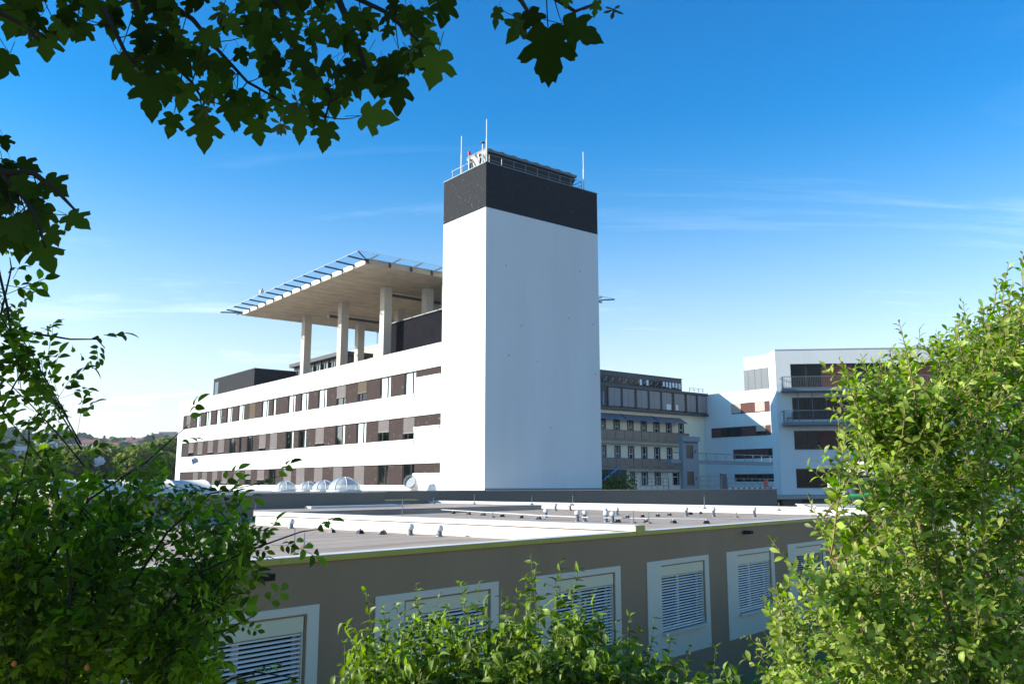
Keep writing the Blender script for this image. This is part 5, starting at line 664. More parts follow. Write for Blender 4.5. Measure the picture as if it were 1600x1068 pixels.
# blue-grey steel lift tower and footbridge
Lf = TAB['lift']; x0, x1 = Lf['x']
lt = main_thing('lift_tower', 'blue-grey steel lift tower with glazed doors in the courtyard', 'lift tower')
dm, dx = Lf['dz'], Lf['dw']
YL = 30.0
fr = MB().box(x0, dx[0], YL, YL+.6, 3.6, Lf['top']-.7).box(dx[1], x1, YL, YL+.6, 3.6, Lf['top']-.7)
fr.box(dx[0], dx[1], YL, YL+.6, 3.6, dm[2]).box(dx[0], dx[1], YL, YL+.6, dm[3], dm[0]).box(dx[0], dx[1], YL, YL+.6, dm[1], Lf['top']-.7)
fr.build('shaft', M_bmetal, lt); box('roof', M_bmetal, lt, x0-.15, x1+.15, YL-.2, YL+.7, Lf['top']-.697, Lf['top'])
box('rail_head', M_dmetal, lt, x0+.3, x1-.2, YL-.06, YL-.003, dm[1]+.25, dm[1]+.5)
for (a, b) in ((dm[0], dm[1]), (dm[2], dm[3])):
    o = MB().box(dx[0], dx[0]+.1, YL+.05, YL+.15, a, b).box(dx[1]-.1, dx[1], YL+.05, YL+.15, a, b).box(dx[0]+.1, dx[1]-.1, YL+.05, YL+.15, a, a+.1).box(dx[0]+.1, dx[1]-.1, YL+.05, YL+.15, b-.1, b).build('door', M_dmetal, lt)
    box('pane', G_dark, o, dx[0]+.1, dx[1]-.1, YL+.09, YL+.10, a+.1, b-.1)
    box('call_panel', M_black, o, dx[1]+.35, dx[1]+.55, YL-.04, YL-.003, a+.8, a+1.2)
fb = main_thing('footbridge', 'blue-grey steel footbridge running right from the lift tower', 'footbridge')
b0, b1 = Lf['beam']; 
MB().box(b0, x0-.16, YL+.1, YL+1.2, *Lf['bz']).box(x1+.16, b1, YL+.1, YL+1.2, *Lf['bz']).build('deck', M_bmetal, fb)
MB().path([(x1+.16, YL+.15, Lf['rail']), (b1, YL+.15, Lf['rail'])], .06, 4).build('handrail', M_bmetal, fb)
MB().path([(b0, YL+.15, Lf['rail']), (x0-.16, YL+.15, Lf['rail'])], .06, 4).build('handrail', M_bmetal, fb)
for k in range(8): MB().box(b1-1.2-k*2.2, b1-1.14-k*2.2, YL+.12, YL+.18, Lf['bz'][1], Lf['rail']).build('post', M_bmetal, fb)
ps = Lf['post']
for i, (a, b, lb) in enumerate(((ps[0], ps[1], 'grey concrete pillar left of the lift tower'), (ps[2], ps[3], 'grey concrete pillar right of the lift tower'))):
    e = main_thing('pillar', lb, 'pillar'); box('shaft', M_dmetal if i else M_colm, e, a, b, YL-.1, YL+.2, 3.6, Lf['pz']); box('cap', M_metal, e, a-.05, b+.05, YL-.15, YL+.25, Lf['pz']+.002, Lf['pz']+.08)
M_gal = M_metal
def rail(name, label, xa, xb, y, z, h, n, rows_):
    e = main_thing(name, label, 'railing', None)
    for k in range(n+1): MB().box(xa+k*(xb-xa)/n-.035, xa+k*(xb-xa)/n+.035, y-.03, y+.03, z, z+h).build('post', M_gal, e)
    for q in rows_: MB().path([(xa, y, z+q), (xb, y, z+q)], .035, 4).build('rail', M_gal, e)
rail('site_railing', 'tall galvanised railing between the lift tower and the right pillar', x1+.2, ps[2]-.1, YL-.1, 4.0, 2.3, 4, (.9, 1.6, 2.2))
rail('site_railing', 'galvanised railing right of the right pillar before the dark shopfront', ps[3]+.1, 78.5, YL-.1, 4.0, 2.0, 6, (.6, 1.2, 1.9))
rail('site_railing', 'low railing left of the left pillar in front of the cream wall', 48.0, ps[0]-.1, YL-.1, 4.0, 1.9, 5, (.9, 1.4, 1.85))
ft = main_thing('barrier_tape', 'red and white barrier boards at the foot of the courtyard railing', 'barrier')
for k in range(18): box('board', M_red if k % 2 else M_wmetal, ft, ps[3]+.2+k*.66, ps[3]+.82+k*.66, YL-.25, YL-.2, 4.35, 4.6)
rc = main_thing('red_chair', 'bright red plastic chair behind the courtyard railing', 'chair')
MB().box(75.0, 76.0, YL-1.2, YL-.4, 4.75, 4.85).box(75.0, 76.0, YL-.45, YL-.38, 4.853, 5.75).build('seat', M_red, rc)
for (a, b) in ((75.05, -1.15), (75.95, -1.15), (75.05, -.45), (75.95, -.45)): MB().box(a-.03, a+.03, YL+b-.03, YL+b+.03, 4.0, 4.75).build('leg', M_red, rc)
ct = main_thing('site_container', 'dark teal site container right beside the foot of the tower', 'container')
box('body', M_teal, ct, 19.0, 27.0, 12.0, 14.4, 4.0, 6.55)
for k in range(16): box('rib', M_teal, ct, 19.2+k*.5, 19.4+k*.5, 11.95, 11.998, 4.1, 6.45)
bx = main_thing('white_cabinet', 'white equipment cabinet standing before the teal container', 'cabinet'); box('body', M_wmetal, bx, 19.6, 22.0, 10.6, 11.6, 4.0, 5.65); box('door', M_zinc, bx, 19.8, 21.6, 10.56, 10.597, 4.15, 5.5)
bp = main_thing('blue_pipe', 'slanting light blue pipe leaning over the hedge by the container', 'pipe'); MB().path([(21.9, 11.2, 4.9), (25.5, 11.5, 6.8)], .08, 6).build('pipe', M_bluepipe, bp)

# right-hand ward building with balconies
BX, BY, BR = 28.179, 90.0, R_(-6)
def ward_thing(name, label, cat, group=None): return empty(name, (BX, BY, 0), BR, label, cat, group)
wd = ward_thing('ward_building', 'white ward building with two grey balconies at the right', 'building')
WZ = [(4.72, 6.66), (8.70, 10.62), (11.80, 14.12), (15.12, 17.72)]; X0, XE, TOP = 1.55, 44.0, 19.25
wm2 = MB(); zp = 2.6
for (a, b) in WZ:
    wm2.box(X0, XE, 0, .4, zp, a); zp = b
wm2.box(X0, XE, 0, .4, zp, TOP).box(0, X0, 0, .4, 2.6, TOP)
wm2.box(0, .4, .4, 3.8, 2.6, TOP).box(.4, XE, 3.0, 3.8, 2.6, TOP-.6).box(9, XE, 3.8, 16, 2.6, TOP-.6).box(.4, 1.2, .4, 3, 2.6, TOP-.6)
wm2.build('wall', M_white, wd)
MB().box(-.06, XE, -.06, .45, TOP+.003, TOP+.09).box(-.06, .45, .45, 3.8, TOP+.003, TOP+.09).build('coping', M_wmetal, wd)
box('dark_backing', M_inside, wd, 1.25, XE, 2.6, 2.8, 2.6, TOP-.7)
for (a, b) in WZ: box('floor_slab', M_inside, wd, 1.25, XE, .41, 2.59, a-.25, a-.003)
box('roof_cover', M_roof2, wd, 1.25, XE, .41, 2.99, TOP-.75, TOP-.6)
def wwin(a, b, z0, z1, kind, mull=True):
    if kind == 'p': return box('panel', M_redbrown, wd, a+.02, b-.02, .16, .36, z0, z1)
    m = MB().box(a, a+.09, .2, .3, z0, z1).box(b-.09, b, .2, .3, z0, z1).box(a+.09, b-.09, .2, .3, z0, z0+.09).box(a+.09, b-.09, .2, .3, z1-.12, z1)
    if mull: m.box((a+b)/2-.06, (a+b)/2+.06, .2, .3, z0+.09, z1-.12)
    if kind == 'l': m.box(a+.09, b-.09, .2, .3, z0+.5, z0+.58)
    o = m.build('window', M_frame, wd); box('pane', G_dark, o, a+.09, b-.09, .25, .26, z0+.09, z1-.12)
    return o
z0, z1 = WZ[3]
for k in range(4):
    xx = X0 + k*8.2; o = wwin(xx, xx+3.3, z0, z1, 'w'); box('curtain', M_curtain, o, xx+.15, xx+.5, .42, .45, z0, z1); box('curtain', M_curtain, o, xx+2.9, xx+3.2, .42, .45, z0, z1); wwin(xx+3.3, xx+6.4, z0, z1, 'p'); wwin(xx+6.4, xx+8.2, z0, z1, 'w', False)
z0, z1 = WZ[2]
for k in range(6): xx = X0 + k*5.4; wwin(xx, xx+3.6, z0, z1, 'w'); wwin(xx+3.6, xx+5.4, z0, z1, 'p')
z0, z1 = WZ[1]
for k in range(5): xx = X0 + k*5.2; wwin(xx, xx+1.5, z0, z1, 'l', False); wwin(xx+1.5, xx+2.6, z0, z1, 'l', False); wwin(xx+2.6, xx+5.2, z0, z1, 'p')
z0, z1 = WZ[0]
for k in range(4): xx = X0 + k*6.2; wwin(xx, xx+4.2, z0, z1, 'w', False); wwin(xx+4.2, xx+6.2, z0, z1, 'p')
for (a, b) in WZ[:2]: box('sill', M_zinc, wd, X0, XE, -.06, -.002, a-.06, a-.003)
gr = MB(); 
for k in range(6): gr.box(2.0, 2.75, -.05, -.003, 3.15+k*.1, 3.21+k*.1)
gr.build('air_grille', M_dmetal, wd)
bal = MB().box(-.012, .012, -.012, .012, 0, 1.12).mesh('baluster', M_zinc)
for (zb, zt, nb, x1_) in ((14.66, 14.98, 110, 20.0), (11.12, 11.44, 110, 20.0)):
    o = box('balcony', M_bmetal, wd, .38, x1_, -1.6, -.003, zb, zt)
    box('handrail', M_metal, o, .36, x1_, -1.62, -1.56, zt+1.16, zt+1.22); box('bottom_rail', M_metal, o, .40, x1_, -1.61, -1.57, zt+.03, zt+.07)
    MB().box(.36, .42, -1.555, -.01, zt+1.16, zt+1.22).box(.36, .42, -1.6, -1.5, zt, zt+1.155).box(.37, .41, -.8, -.76, zt, zt+1.155).build('side_rail', M_metal, o)
    box('end_screen', M_bmetal, o, .30, .355, -1.62, -1.2, zb, zt+1.22)
    for k in range(nb): link('baluster', bal, o, (.55 + k*.177, -1.59, zt+.05))
for k in range(9): box('hanger_post', M_zinc, wd, 1.85+k*1.42, 1.91+k*1.42, -1.35, -1.29, 11.445, 14.655)
chs = ward_thing('balcony_chair', 'small pale chair on the lower balcony by its left end', 'chair')
box('seat', M_zinc, chs, .8, 1.4, -.9, -.35, 11.9, 11.95); box('backrest', M_zinc, chs, 1.36, 1.4, -.9, -.35, 12.0, 12.5)
for a, b in ((.83, -.87), (1.33, -.87), (.83, -.4), (1.33, -.4)): box('leg', M_zinc, chs, a, a+.04, b, b+.04, 11.445, 11.898)
pv = ward_thing('solar_panel', 'small blue solar panel tilted on the ward building roof edge', 'solar panel')
MB().hexa([(.45, 2.9, 19.3), (1.3, 2.9, 19.3), (1.3, 3.7, 19.75), (.45, 3.7, 19.75)], [(.45, 2.9, 19.35), (1.3, 2.9, 19.35), (1.3, 3.7, 19.80), (.45, 3.7, 19.80)]).build('panel', M_bmetal, pv); box('frame', M_metal, pv, .5, 1.25, 3.6, 3.66, 18.65, 19.7)
lr = ward_thing('lightning_mast', 'slim pale mast standing in front of the ward building windows', 'lightning mast'); MB().path([(4.6, -30, 3.0), (4.6, -30, 9.0)], [.09, .05], 6).build('pole', M_metal, lr)

# cooling plant in front of the ward building, half hidden by the willow
cp = empty('cooling_plant', (27.5, 60, 0), R_(-6), 'white cooling plant with a tank and green pipes behind the willow', 'cooling plant')
MB().path([(-4.0, 0, 6.15), (4.0, 0, 6.15)], .48, 16).build('tank', M_wmetal, cp, True)
MB().lathe((-4.02, 0, 6.1), [(.02, 0)], 3).build('valve', M_metal, cp)
box('control_box', M_wmetal, cp, -5.4, -4.5, -1.2, -.3, 4.15, 5.35); box('support_frame', M_metal, cp, -4.3, 4, -.9, -.78, 5.3, 5.48); box('support_frame', M_metal, cp, -4.3, 4, .6, .75, 5.3, 5.48)
for x in (-3.8, -1.5, 1.2, 3.8):
    for y in (-.8, .7): box('leg', M_metal, cp, x-.06, x+.06, y-.06, y+.06, 3.0, 5.298)
box('compressor', M_dmetal, cp, -3.6, 3.2, -.6, .5, 3.6, 4.9)
MB().path([(-4.7, -1.3, 3.0), (-4.7, -1.3, 4.0), (-4.5, -1.3, 4.22), (-3.4, -1.3, 4.25), (-2.2, -1.3, 4.5), (2.5, -1.3, 4.5), (3.2, -1.3, 4.3)], .16, 8).build('green_pipe', M_greenpipe, cp, True)
MB().path([(-2.0, -1.1, 4.9), (0.5, -1.1, 4.9), (.8, -1.1, 3.4)], .13, 8).build('green_pipe', M_greenpipe, cp, True)
pb = empty('plant_plinth', (27.0, 57.5, 0), R_(-6), 'white sheeted plinth under the cooling plant', 'plinth'); box('body', M_para, pb, -6.5, 10, 0, 6, .2, 3.55); box('cover', M_wmetal, pb, -6.6, 10.1, -.1, 6.1, 3.553, 3.62)

# ------------------------------------------------------------------ ground, embankment, hill, far town
def grid(name, xs, ys, hf, m, kind='structure'):
    v = []; f = []; nx, ny = len(xs), len(ys)
    for y in ys:
        for x in xs: v.append((x, y, hf(x, y)))
    for j in range(ny-1):
        for i in range(nx-1): f.append((j*nx+i, j*nx+i+1, (j+1)*nx+i+1, (j+1)*nx+i))
    me = bpy.data.meshes.new(name); me.from_pydata(v, [], f); me.materials.append(m); me.polygons.foreach_set('use_smooth', [True]*len(f)); me.update()
    return tag(link(name, me), kind=kind)
grid('ground', [-3000, -400, -100, 0, 100, 400, 3000], [-800, -100, 0, 60, 200, 500, 3500], lambda x, y: .2, M_ground)
def emb(x, y):
    d = (x - AX)*math.cos(R_(40.9)) - (y - AY)*math.sin(R_(40.9)); d = d      # distance in front of the annex wall
    t = min(1, max(0, (d - 1.2)/7.5)); t = t*t*(3-2*t)
    return .235 + t*3.0 + .08*math.sin(x*1.7+y)*t
grid('embankment', [-18+.8*k for k in range(52)], [-10+.8*k for k in range(48)], emb, M_bank)
def hillh(x, y):
    d = math.hypot(x, y); a = math.degrees(math.atan2(x, y))
    rise = min(1, max(0, (d-330)/560)); rise = rise*rise*(3-2*rise)
    side = 1.0 if a < -14 else max(.0, 1-(a+14)/22)
    return .1 + rise*side*(41 + 7*math.sin(x*.011+1) + 4*math.sin(x*.031+y*.006))
hx = [-1300+25*k for k in range(53)]; grid('hill', hx, [300+25*k for k in range(41)], hillh, M_hill)

def clump_mesh(name, m, n, fn, size, seed, quad=True):
    r = np.random.default_rng(seed); P = np.array([fn(r) for _ in range(n)]); d = r.normal(size=(n, 3)); d /= np.linalg.norm(d, axis=1)[:, None]
    e = np.cross(d, r.normal(size=(n, 3))); e /= np.linalg.norm(e, axis=1)[:, None]; sz = size*(.6+.8*r.random(n))[:, None]
    g_ = np.cross(d, e)
    V = np.stack([P-e*sz, P-g_*sz*.55+d*sz*.12, P+e*sz, P+g_*sz*.55+d*sz*.12], 1).reshape(-1, 3)
    me = bpy.data.meshes.new(name); me.from_pydata(V.tolist(), [], [tuple(range(4*i, 4*i+4)) for i in range(n)]); me.materials.append(m); me.update(); return me
def crown_fn(rx, rz, cz, seed, lobes=9):
    r0 = random.Random(seed); L = [(r0.uniform(-.55, .55)*rx, r0.uniform(-.55, .55)*rx, cz + r0.uniform(-.6, .6)*rz, r0.uniform(.38, .62)) for _ in range(lobes)]
    def f(r):
        c = L[r.integers(len(L))]; v = r.normal(size=3); v /= np.linalg.norm(v); q = c[3]*(.65+.35*r.random())
        return (c[0]+v[0]*q*rx, c[1]+v[1]*q*rx, c[2]+v[2]*q*rz*.8)
    return f
def conif(h, r_):
    def f(r): t = r.random()**.7; a = r.random()*6.28; q = r_*t*(.5+.5*r.random()); return (q*math.cos(a), q*math.sin(a), h*(1-t)+.8)
    return f
far_crowns = [clump_mesh('crown', L_ever if k % 2 else L_tree, 420, crown_fn(4.2, 4.2, 6.5, 40+k), 1.0, k) for k in range(4)] + [clump_mesh('crown', L_ever, 260, conif(12, 2.6), .9, 77)]
trunk_m = MB().path([(0,0,-1), (0,0,3), (.2,.1,6)], [.35,.28,.15], 6).mesh('trunk', M_bark)
def place_tree(x, y, z, s, k, label, group, name='tree'):
    e = empty(name, (x, y, z), rng.uniform(0, 6.3), label, 'tree', group)
    link('crown', far_crowns[k], e, scale=(s*rng.uniform(.9, 1.2), s*rng.uniform(.9, 1.2), s*rng.uniform(.85, 1.15))); link('trunk', trunk_m, e, scale=(s, s, s)); return e
# houses on the hill
def house(x, y, rz, w, d, h, roofh, flat, label, mwall=None, mroof=None, nwin=0):
    w *= .62; h *= .9; roofh *= .75
    e = empty('house', (x, y, hillh(x, y)), rz, label, 'house', 'houses on the distant hill')
    b = box('wall', mwall or M_hwall, e, -w/2, w/2, -d/2, d/2, -3, h)
    if flat: box('roof', mroof or M_roof2, e, -w/2-.2, w/2+.2, -d/2-.2, d/2+.2, h+.003, h+.5)
    else:
        r = MB(); r.v = [(-w/2-.4, -d/2-.5, h), (w/2+.4, -d/2-.5, h), (w/2+.4, d/2+.5, h), (-w/2-.4, d/2+.5, h), (-w/2-.4, 0, h+roofh), (w/2+.4, 0, h+roofh)]
        r.f = [(0,1,5,4), (2,3,4,5), (1,2,5), (3,0,4), (3,2,1,0)]; o = r.build('roof', mroof or M_tile, e)
        box('chimney', M_tile, o, w*.2, w*.2+.7, -.4, .3, h+roofh*.5, h+roofh+1)
    for k in range(nwin):
        for st in range(max(1, int(h//3))):
            xx = -w/2 + (k+.5)*w/nwin; box('window', M_frame, e, xx-.6, xx+.6, -d/2-.05, -d/2-.003, 1+st*3, 2.5+st*3)
    return e
def at(u, Y): return (u-800)/1344.6*Y
hs = [(24, 560, 60, 12, 9, 0, True, 'long flat white hall low on the hill behind the maple shoot', M_white, None, 14), (66, 600, 16, 12, 11, 0, True, 'plain white block beside the long hall on the hill', M_white, None, 4),
 (265, 860, 34, 16, 17, 0, True, 'large blue-grey block on top of the hill by the wing corner', M_zinc, M_zinc, 8), (258, 700, 26, 10, 7, 3, True, 'pale terrace of flats below the blue-grey block', None, None, 6), (241, 720, 10, 10, 9, 5, False, 'pale steep-gabled house left of the blue-grey block', None, None, 2),
 (138, 640, 20, 10, 7, 4, False, 'wide red-roofed house in the middle of the hill', None, None, 5), (120, 720, 12, 9, 7, 4, False, 'red-roofed house below the big wood', None, None, 3), (152, 800, 14, 9, 7, 4, False, 'red-roofed house near the ridge, middle', None, None, 3),
 (165, 830, 13, 9, 7, 4, False, 'small red-roofed house right of the ridge house', None, None, 3), (182, 820, 15, 9, 7, 4, False, 'low brown-roofed house on the ridge', None, M_gable, 3), (197, 760, 14, 9, 6, 4, False, 'white house under the ridge trees', M_white, None, 4), (215, 800, 13, 9, 6, 4, False, 'red-roofed house left of the ridge gable', None, None, 3),
 (224, 640, 14, 9, 6, 4, False, 'dark-roofed house low on the right of the hill', None, M_dmetal, 3), (172, 620, 18, 9, 6, 4, False, 'low red-roofed house just above the near trees', None, None, 4), (184, 560, 20, 8, 5, 3, True, 'flat blue-grey shed above the near trees', M_zinc, M_zinc, 3), (104, 660, 14, 9, 6, 4, False, 'grey-roofed house on the left slope', None, M_slate, 3),
 (131, 690, 12, 9, 6, 4, False, 'white house between the red roofs', M_white, None, 3), (275, 640, 16, 9, 6, 4, False, 'red-roofed house beside the wing corner', None, None, 3), (92, 800, 14, 9, 6, 4, False, 'house half hidden by the ridge wood', None, None, 2), (206, 680, 11, 8, 6, 3, False, 'small red-roofed cottage on the mid slope', None, None, 2)]
for (u, Y, w, d, h, rh, fl, lb, mw, mr_, nw) in hs: house(at(u, Y), Y, R_(rng.uniform(-15, 25)), w, d, h, rh, fl, lb, mw, mr_, nw)
for k in range(150):
    Y = rng.uniform(480, 900); u = rng.uniform(-60, 285); x = at(u, Y)
    if any(abs(u-h_[0]) < 11 and Y < h_[1] and Y > h_[1]-90 for h_ in hs): continue
    place_tree(x, Y, hillh(x, Y), rng.uniform(.75, 1.25), rng.choice((0, 1, 1, 2, 3, 3, 4)), 'bluish green tree on the distant hill', 'trees on the distant hill')
for k in range(16):
    u = 78 + k*3.6; Y = 850; x = at(u, Y); place_tree(x, Y, hillh(x, Y), rng.uniform(1.2, 1.6), rng.choice((1, 3, 3)), 'large dark tree of the wood on the ridge', 'trees of the ridge wood')
for u in (150, 157, 193, 205, 212, 222, 233, 238): Y = 850; x = at(u, Y); place_tree(x, Y, hillh(x, Y), rng.uniform(.8, 1.3), rng.choice((0, 1, 3, 4)), 'ridge tree standing against the sky', 'trees against the sky on the ridge')
wood = []
def woodf(r):
    u = r.random()*340-60; Y = 450+r.random()*460; x = at(u, Y); return (x, Y, hillh(x, Y)+r.random()*4.5)
tag(link('distant_wood', clump_mesh('distant_wood', L_ever, 9000, woodf, 2.2, 5)), 'bluish green bushes and trees covering the distant hill', 'wood', kind='stuff')
# mid-distance yellow-green trees
near_crowns = [clump_mesh('crown', L_tree, 3800, crown_fn(4.0, 4.2, 6.5, 90+k, 14), .42, 20+k) for k in range(2)]
far_crowns += near_crowns
for i, (u, Y, s) in enumerate([(-20, 150, 1.0), (60, 170, 1.05), (112, 150, 1.1), (140, 175, 1.15), (160, 150, 1.15), (188, 165, 1.1), (212, 150, 1.08), (236, 170, 1.15), (258, 155, 1.15), (278, 175, 1.2), (-110, 150, 1.3), (-220, 140, 1.4), (-340, 130, 1.5), (-480, 120, 1.5), (-640, 110, 1.5)]):
    place_tree(at(u, Y), Y, .2, s*1.0, 5+i % 2, 'sunlit yellow-green tree between the rose bush and the hill', 'yellow-green trees below the hill')
hg = main_thing('hedge', 'sunlit green hedge plants behind the blue pipe by the container', 'hedge')
def hedf(r): return (21.5+r.random()*6.0, 10.8+r.random()*1.0, 4.0+r.random()*2.3*(.55+.45*r.random()))
link('foliage', clump_mesh('foliage', L_tree, 900, hedf, .16, 8), hg)

# ------------------------------------------------------------------ plants near the camera
def tri_leaf(L, Wd, fold=.25, curl=.25, peak=.45, rows=4):
    """folded, curling leaf along +Y, face to +Z: triangles (n,3,3)"""
    mid = []; lf = []; rt = []
    for i in range(rows+1):
        t = i/rows; y = L*t; z = -curl*L*t*t + .06*L*t
        w = Wd*.5*math.sin(math.pi*min(1, max(0, t**(math.log(.5)/math.log(peak)))))**.8 if 0 < t < 1 else 0
        mid.append((0, y, z)); lf.append((-w, y, z+fold*w)); rt.append((w, y, z+fold*w))
    T = []
    for i in range(rows):
        for sd in (lf, rt):
            a, b, c, d = mid[i], mid[i+1], sd[i+1], sd[i]
            q = [(a, c, b), (a, d, c)] if sd is lf else [(a, b, c), (a, c, d)]
            for tr in q:
                if len(set(tr)) == 3: T.append(tr)
    return np.array([[list(p) for p in tr] for tr in T], float)
def petiole(L, r=.0012):
    a = np.array([(-r, -L, -.2*L), (r, -L, -.2*L), (r, 0, 0), (-r, 0, 0)]); return np.array([[a[0], a[1], a[2]], [a[0], a[2], a[3]]])
def xform(T, rot=np.eye(3), loc=(0, 0, 0), s=1.0): return (T*s) @ np.asarray(rot).T + np.asarray(loc)
def rotz(a): c, s = math.cos(a), math.sin(a); return np.array([(c, -s, 0), (s, c, 0), (0, 0, 1)])
def roty(a): c, s = math.cos(a), math.sin(a); return np.array([(c, 0, s), (0, 1, 0), (-s, 0, c)])
def rotx(a): c, s = math.cos(a), math.sin(a); return np.array([(1, 0, 0), (0, c, -s), (0, s, c)])
def tri_mesh(name, T, m):
    T = np.asarray(T, float).reshape(-1, 3, 3); n = len(T)
    # weld the corners of each leaf so that one leaf is one island
    V = T.reshape(-1, 3); key = np.round(V, 5); u, inv = np.unique(key, axis=0, return_inverse=True)
    me = bpy.data.meshes.new(name); me.vertices.add(len(u)); me.vertices.foreach_set('co', u.astype(np.float32).ravel())
    me.loops.add(3*n); me.loops.foreach_set('vertex_index', inv.astype(np.int32).ravel())
    me.polygons.add(n); me.polygons.foreach_set('loop_start', np.arange(0, 3*n, 3, dtype=np.int32)); me.polygons.foreach_set('loop_total', np.full(n, 3, np.int32))
    me.materials.append(m); me.update(calc_edges=True); me.validate(); me.polygons.foreach_set('use_smooth', [True]*len(me.polygons)); return me
def bulk_mesh(name, temps, Ms, Ps, idx, m):
    """many copies of triangle templates in one mesh"""
    Vs, Fs, off = [], [], 0
    for k, (tv, tf) in enumerate(temps):
        sel = [i for i in range(len(idx)) if idx[i] == k]
        if not sel: continue
        R3 = np.array([Ms[i] for i in sel]); P3 = np.array([Ps[i] for i in sel])
        V = np.einsum('nij,vj->nvi', R3, tv) + P3[:, None, :]; nV = len(tv)
        F = tf[None] + (np.arange(len(sel))*nV)[:, None, None] + off
        Vs.append(V.reshape(-1, 3)); Fs.append(F.reshape(-1, 3)); off += len(sel)*nV
    V = np.concatenate(Vs); F = np.concatenate(Fs); n = len(F)
    me = bpy.data.meshes.new(name); me.vertices.add(len(V)); me.vertices.foreach_set('co', V.astype(np.float32).ravel())
    me.loops.add(3*n); me.loops.foreach_set('vertex_index', F.astype(np.int32).ravel()); me.polygons.add(n)
    me.polygons.foreach_set('loop_start', np.arange(0, 3*n, 3, dtype=np.int32)); me.polygons.foreach_set('loop_total', np.full(n, 3, np.int32))
    me.materials.append(m); me.update(calc_edges=True); me.polygons.foreach_set('use_smooth', [True]*n); return me
def weld(T):
    V = T.reshape(-1, 3); u, inv = np.unique(np.round(V, 6), axis=0, return_inverse=True); return u, inv.reshape(-1, 3)
ct_, st_ = math.cos(R_(9.546)), math.sin(R_(9.546))
def frame_px(p):
    x, y, z = p[0], p[1], p[2]-EYE; zc = y*ct_+z*st_
    if zc < .2: return (-9999, -9999)
    return (800+1326*x/zc, 534-1326*(-y*st_+z*ct_)/zc)
def basis(d, nrm, s):
    y = np.array(d, float); y /= np.linalg.norm(y); z = np.array(nrm, float); z = z - y*z.dot(y); q = np.linalg.norm(z)
    if q < 1e-4: z = np.cross(y, (.3, .7, .2)); q = np.linalg.norm(z)
    z /= q; x = np.cross(y, z); return np.stack([x*s, y*s, z*s], 1)
class Plant:
    def __init__(s, name, label, cat, base, temps, m):
        s.root = empty(name, base, 0, label, cat); s.base = np.array(base, float); s.m = m
        s.tw = [weld(t) for t in temps]; s.meshes = [tri_mesh('leaf', t, m) for t in temps]; s.leaves = []; s.stems = MB()
    def leaf(s, p, d, n, size, k=None):
        s.leaves.append((np.array(p, float), basis(d, n, size), rng.randrange(len(s.tw)) if k is None else k))
    def stem(s, pts, r0, r1, n=5):
        q = [tuple(np.array(p, float)-s.base) for p in pts]; m = len(q)
        s.stems.path(q, [r0+(r1-r0)*i/(m-1) for i in range(m)], n)
    def branch(s, pts, r0, r1, m, n=7, nm='branch'):
        q = [tuple(np.array(p, float)-s.base) for p in pts]; k = len(q); MB().path(q, [r0+(r1-r0)*i/(k-1) for i in range(k)], n).build(nm, m, s.root, True)
    def finish(s, twig_mat, keep=300):
        def score(l):
            u, v = frame_px(l[0]); inside = 0 <= u <= 1600 and 0 <= v <= 1068
            return (0 if inside else 1, l[0][1]-.0*l[0][2])
        s.leaves.sort(key=score); head, tail = s.leaves[:keep], s.leaves[keep:]
        for p, M3, k in head:
            o = bpy.data.objects.new('leaf', s.meshes[k]); COL.objects.link(o); o.parent = s.root
            M4 = Matrix.Identity(4)
            for i in range(3):
                for j in range(3): M4[i][j] = M3[i][j]
                M4[i][3] = p[i]-s.base[i]
            o.matrix_basis = M4
        if tail:
            me = bulk_mesh('foliage', s.tw, [l[1] for l in tail], [l[0]-s.base for l in tail], [l[2] for l in tail], s.m)
            tag(link('foliage', me, s.root), kind='stuff')
        if s.stems.f: tag(s.stems.build('twigs', twig_mat, s.root, True), kind='stuff')
def curve(a, b, lift, n=8, wob=.0):
    """arching stem from a to b; lift bends it upward first"""
    a = np.array(a, float); b = np.array(b, float); c = (a+b)/2 + np.array([0, 0, lift]) + np.array([rng.uniform(-wob, wob) for _ in range(3)])
    return [(1-t)**2*a + 2*t*(1-t)*c + t*t*b for t in [i/n for i in range(n+1)]]
def resample(pts, step):
    pts = [np.array(p, float) for p in pts]; out_ = []; acc = 0.0
    for a, b in zip(pts[:-1], pts[1:]):
        L = np.linalg.norm(b-a); t = (b-a)/max(L, 1e-6)
        while acc < L: out_.append((a+t*acc, t)); acc += step
        acc -= L
    return out_
UP = np.array([0, 0, 1.0]); SUNV = np.array(sun_dir)
def rv(s=1.0): return np.array([rng.gauss(0, s) for _ in range(3)])
def side_dir(t, ang, spread):
    a = np.cross(t, UP); 
    if np.linalg.norm(a) < .05: a = np.cross(t, (1, 0, 0))
    a /= np.linalg.norm(a); b = np.cross(t, a); return t*math.cos(spread) + (a*math.cos(ang)+b*math.sin(ang))*math.sin(spread)

# --- willow shrub, right
wl_t = [np.concatenate([tri_leaf(1, .42+.05*k, .22+.1*k, .18+.16*k, .6), petiole(.12, .012)]) for k in range(3)]
wil = Plant('willow_shrub', 'tall sunlit willow shrub with upright shoots filling the right side', 'shrub', (2.75, 5.2, 1.6), wl_t, L_wil)
wbase = np.array([2.75, 5.2, 1.6]); mains = []
for (tx, ty, tz, r) in ((2.2, 4.9, 5.1, .02), (2.75, 5.0, 5.5, .024), (3.0, 5.3, 5.7, .024), (1.9, 5.3, 4.8, .018), (1.75, 4.8, 4.6, .016), (3.3, 5.0, 5.4, .022), (2.5, 5.8, 5.3, .02), (3.6, 5.6, 5.6, .022), (1.6, 5.2, 4.1, .015)):
    c = curve(wbase+rv(.10)*np.array([1, 1, 0]), (tx, ty, tz), .35, 9, .12); wil.branch(c, r, .006, M_barkw); mains += c[3:]
mains = np.array(mains)
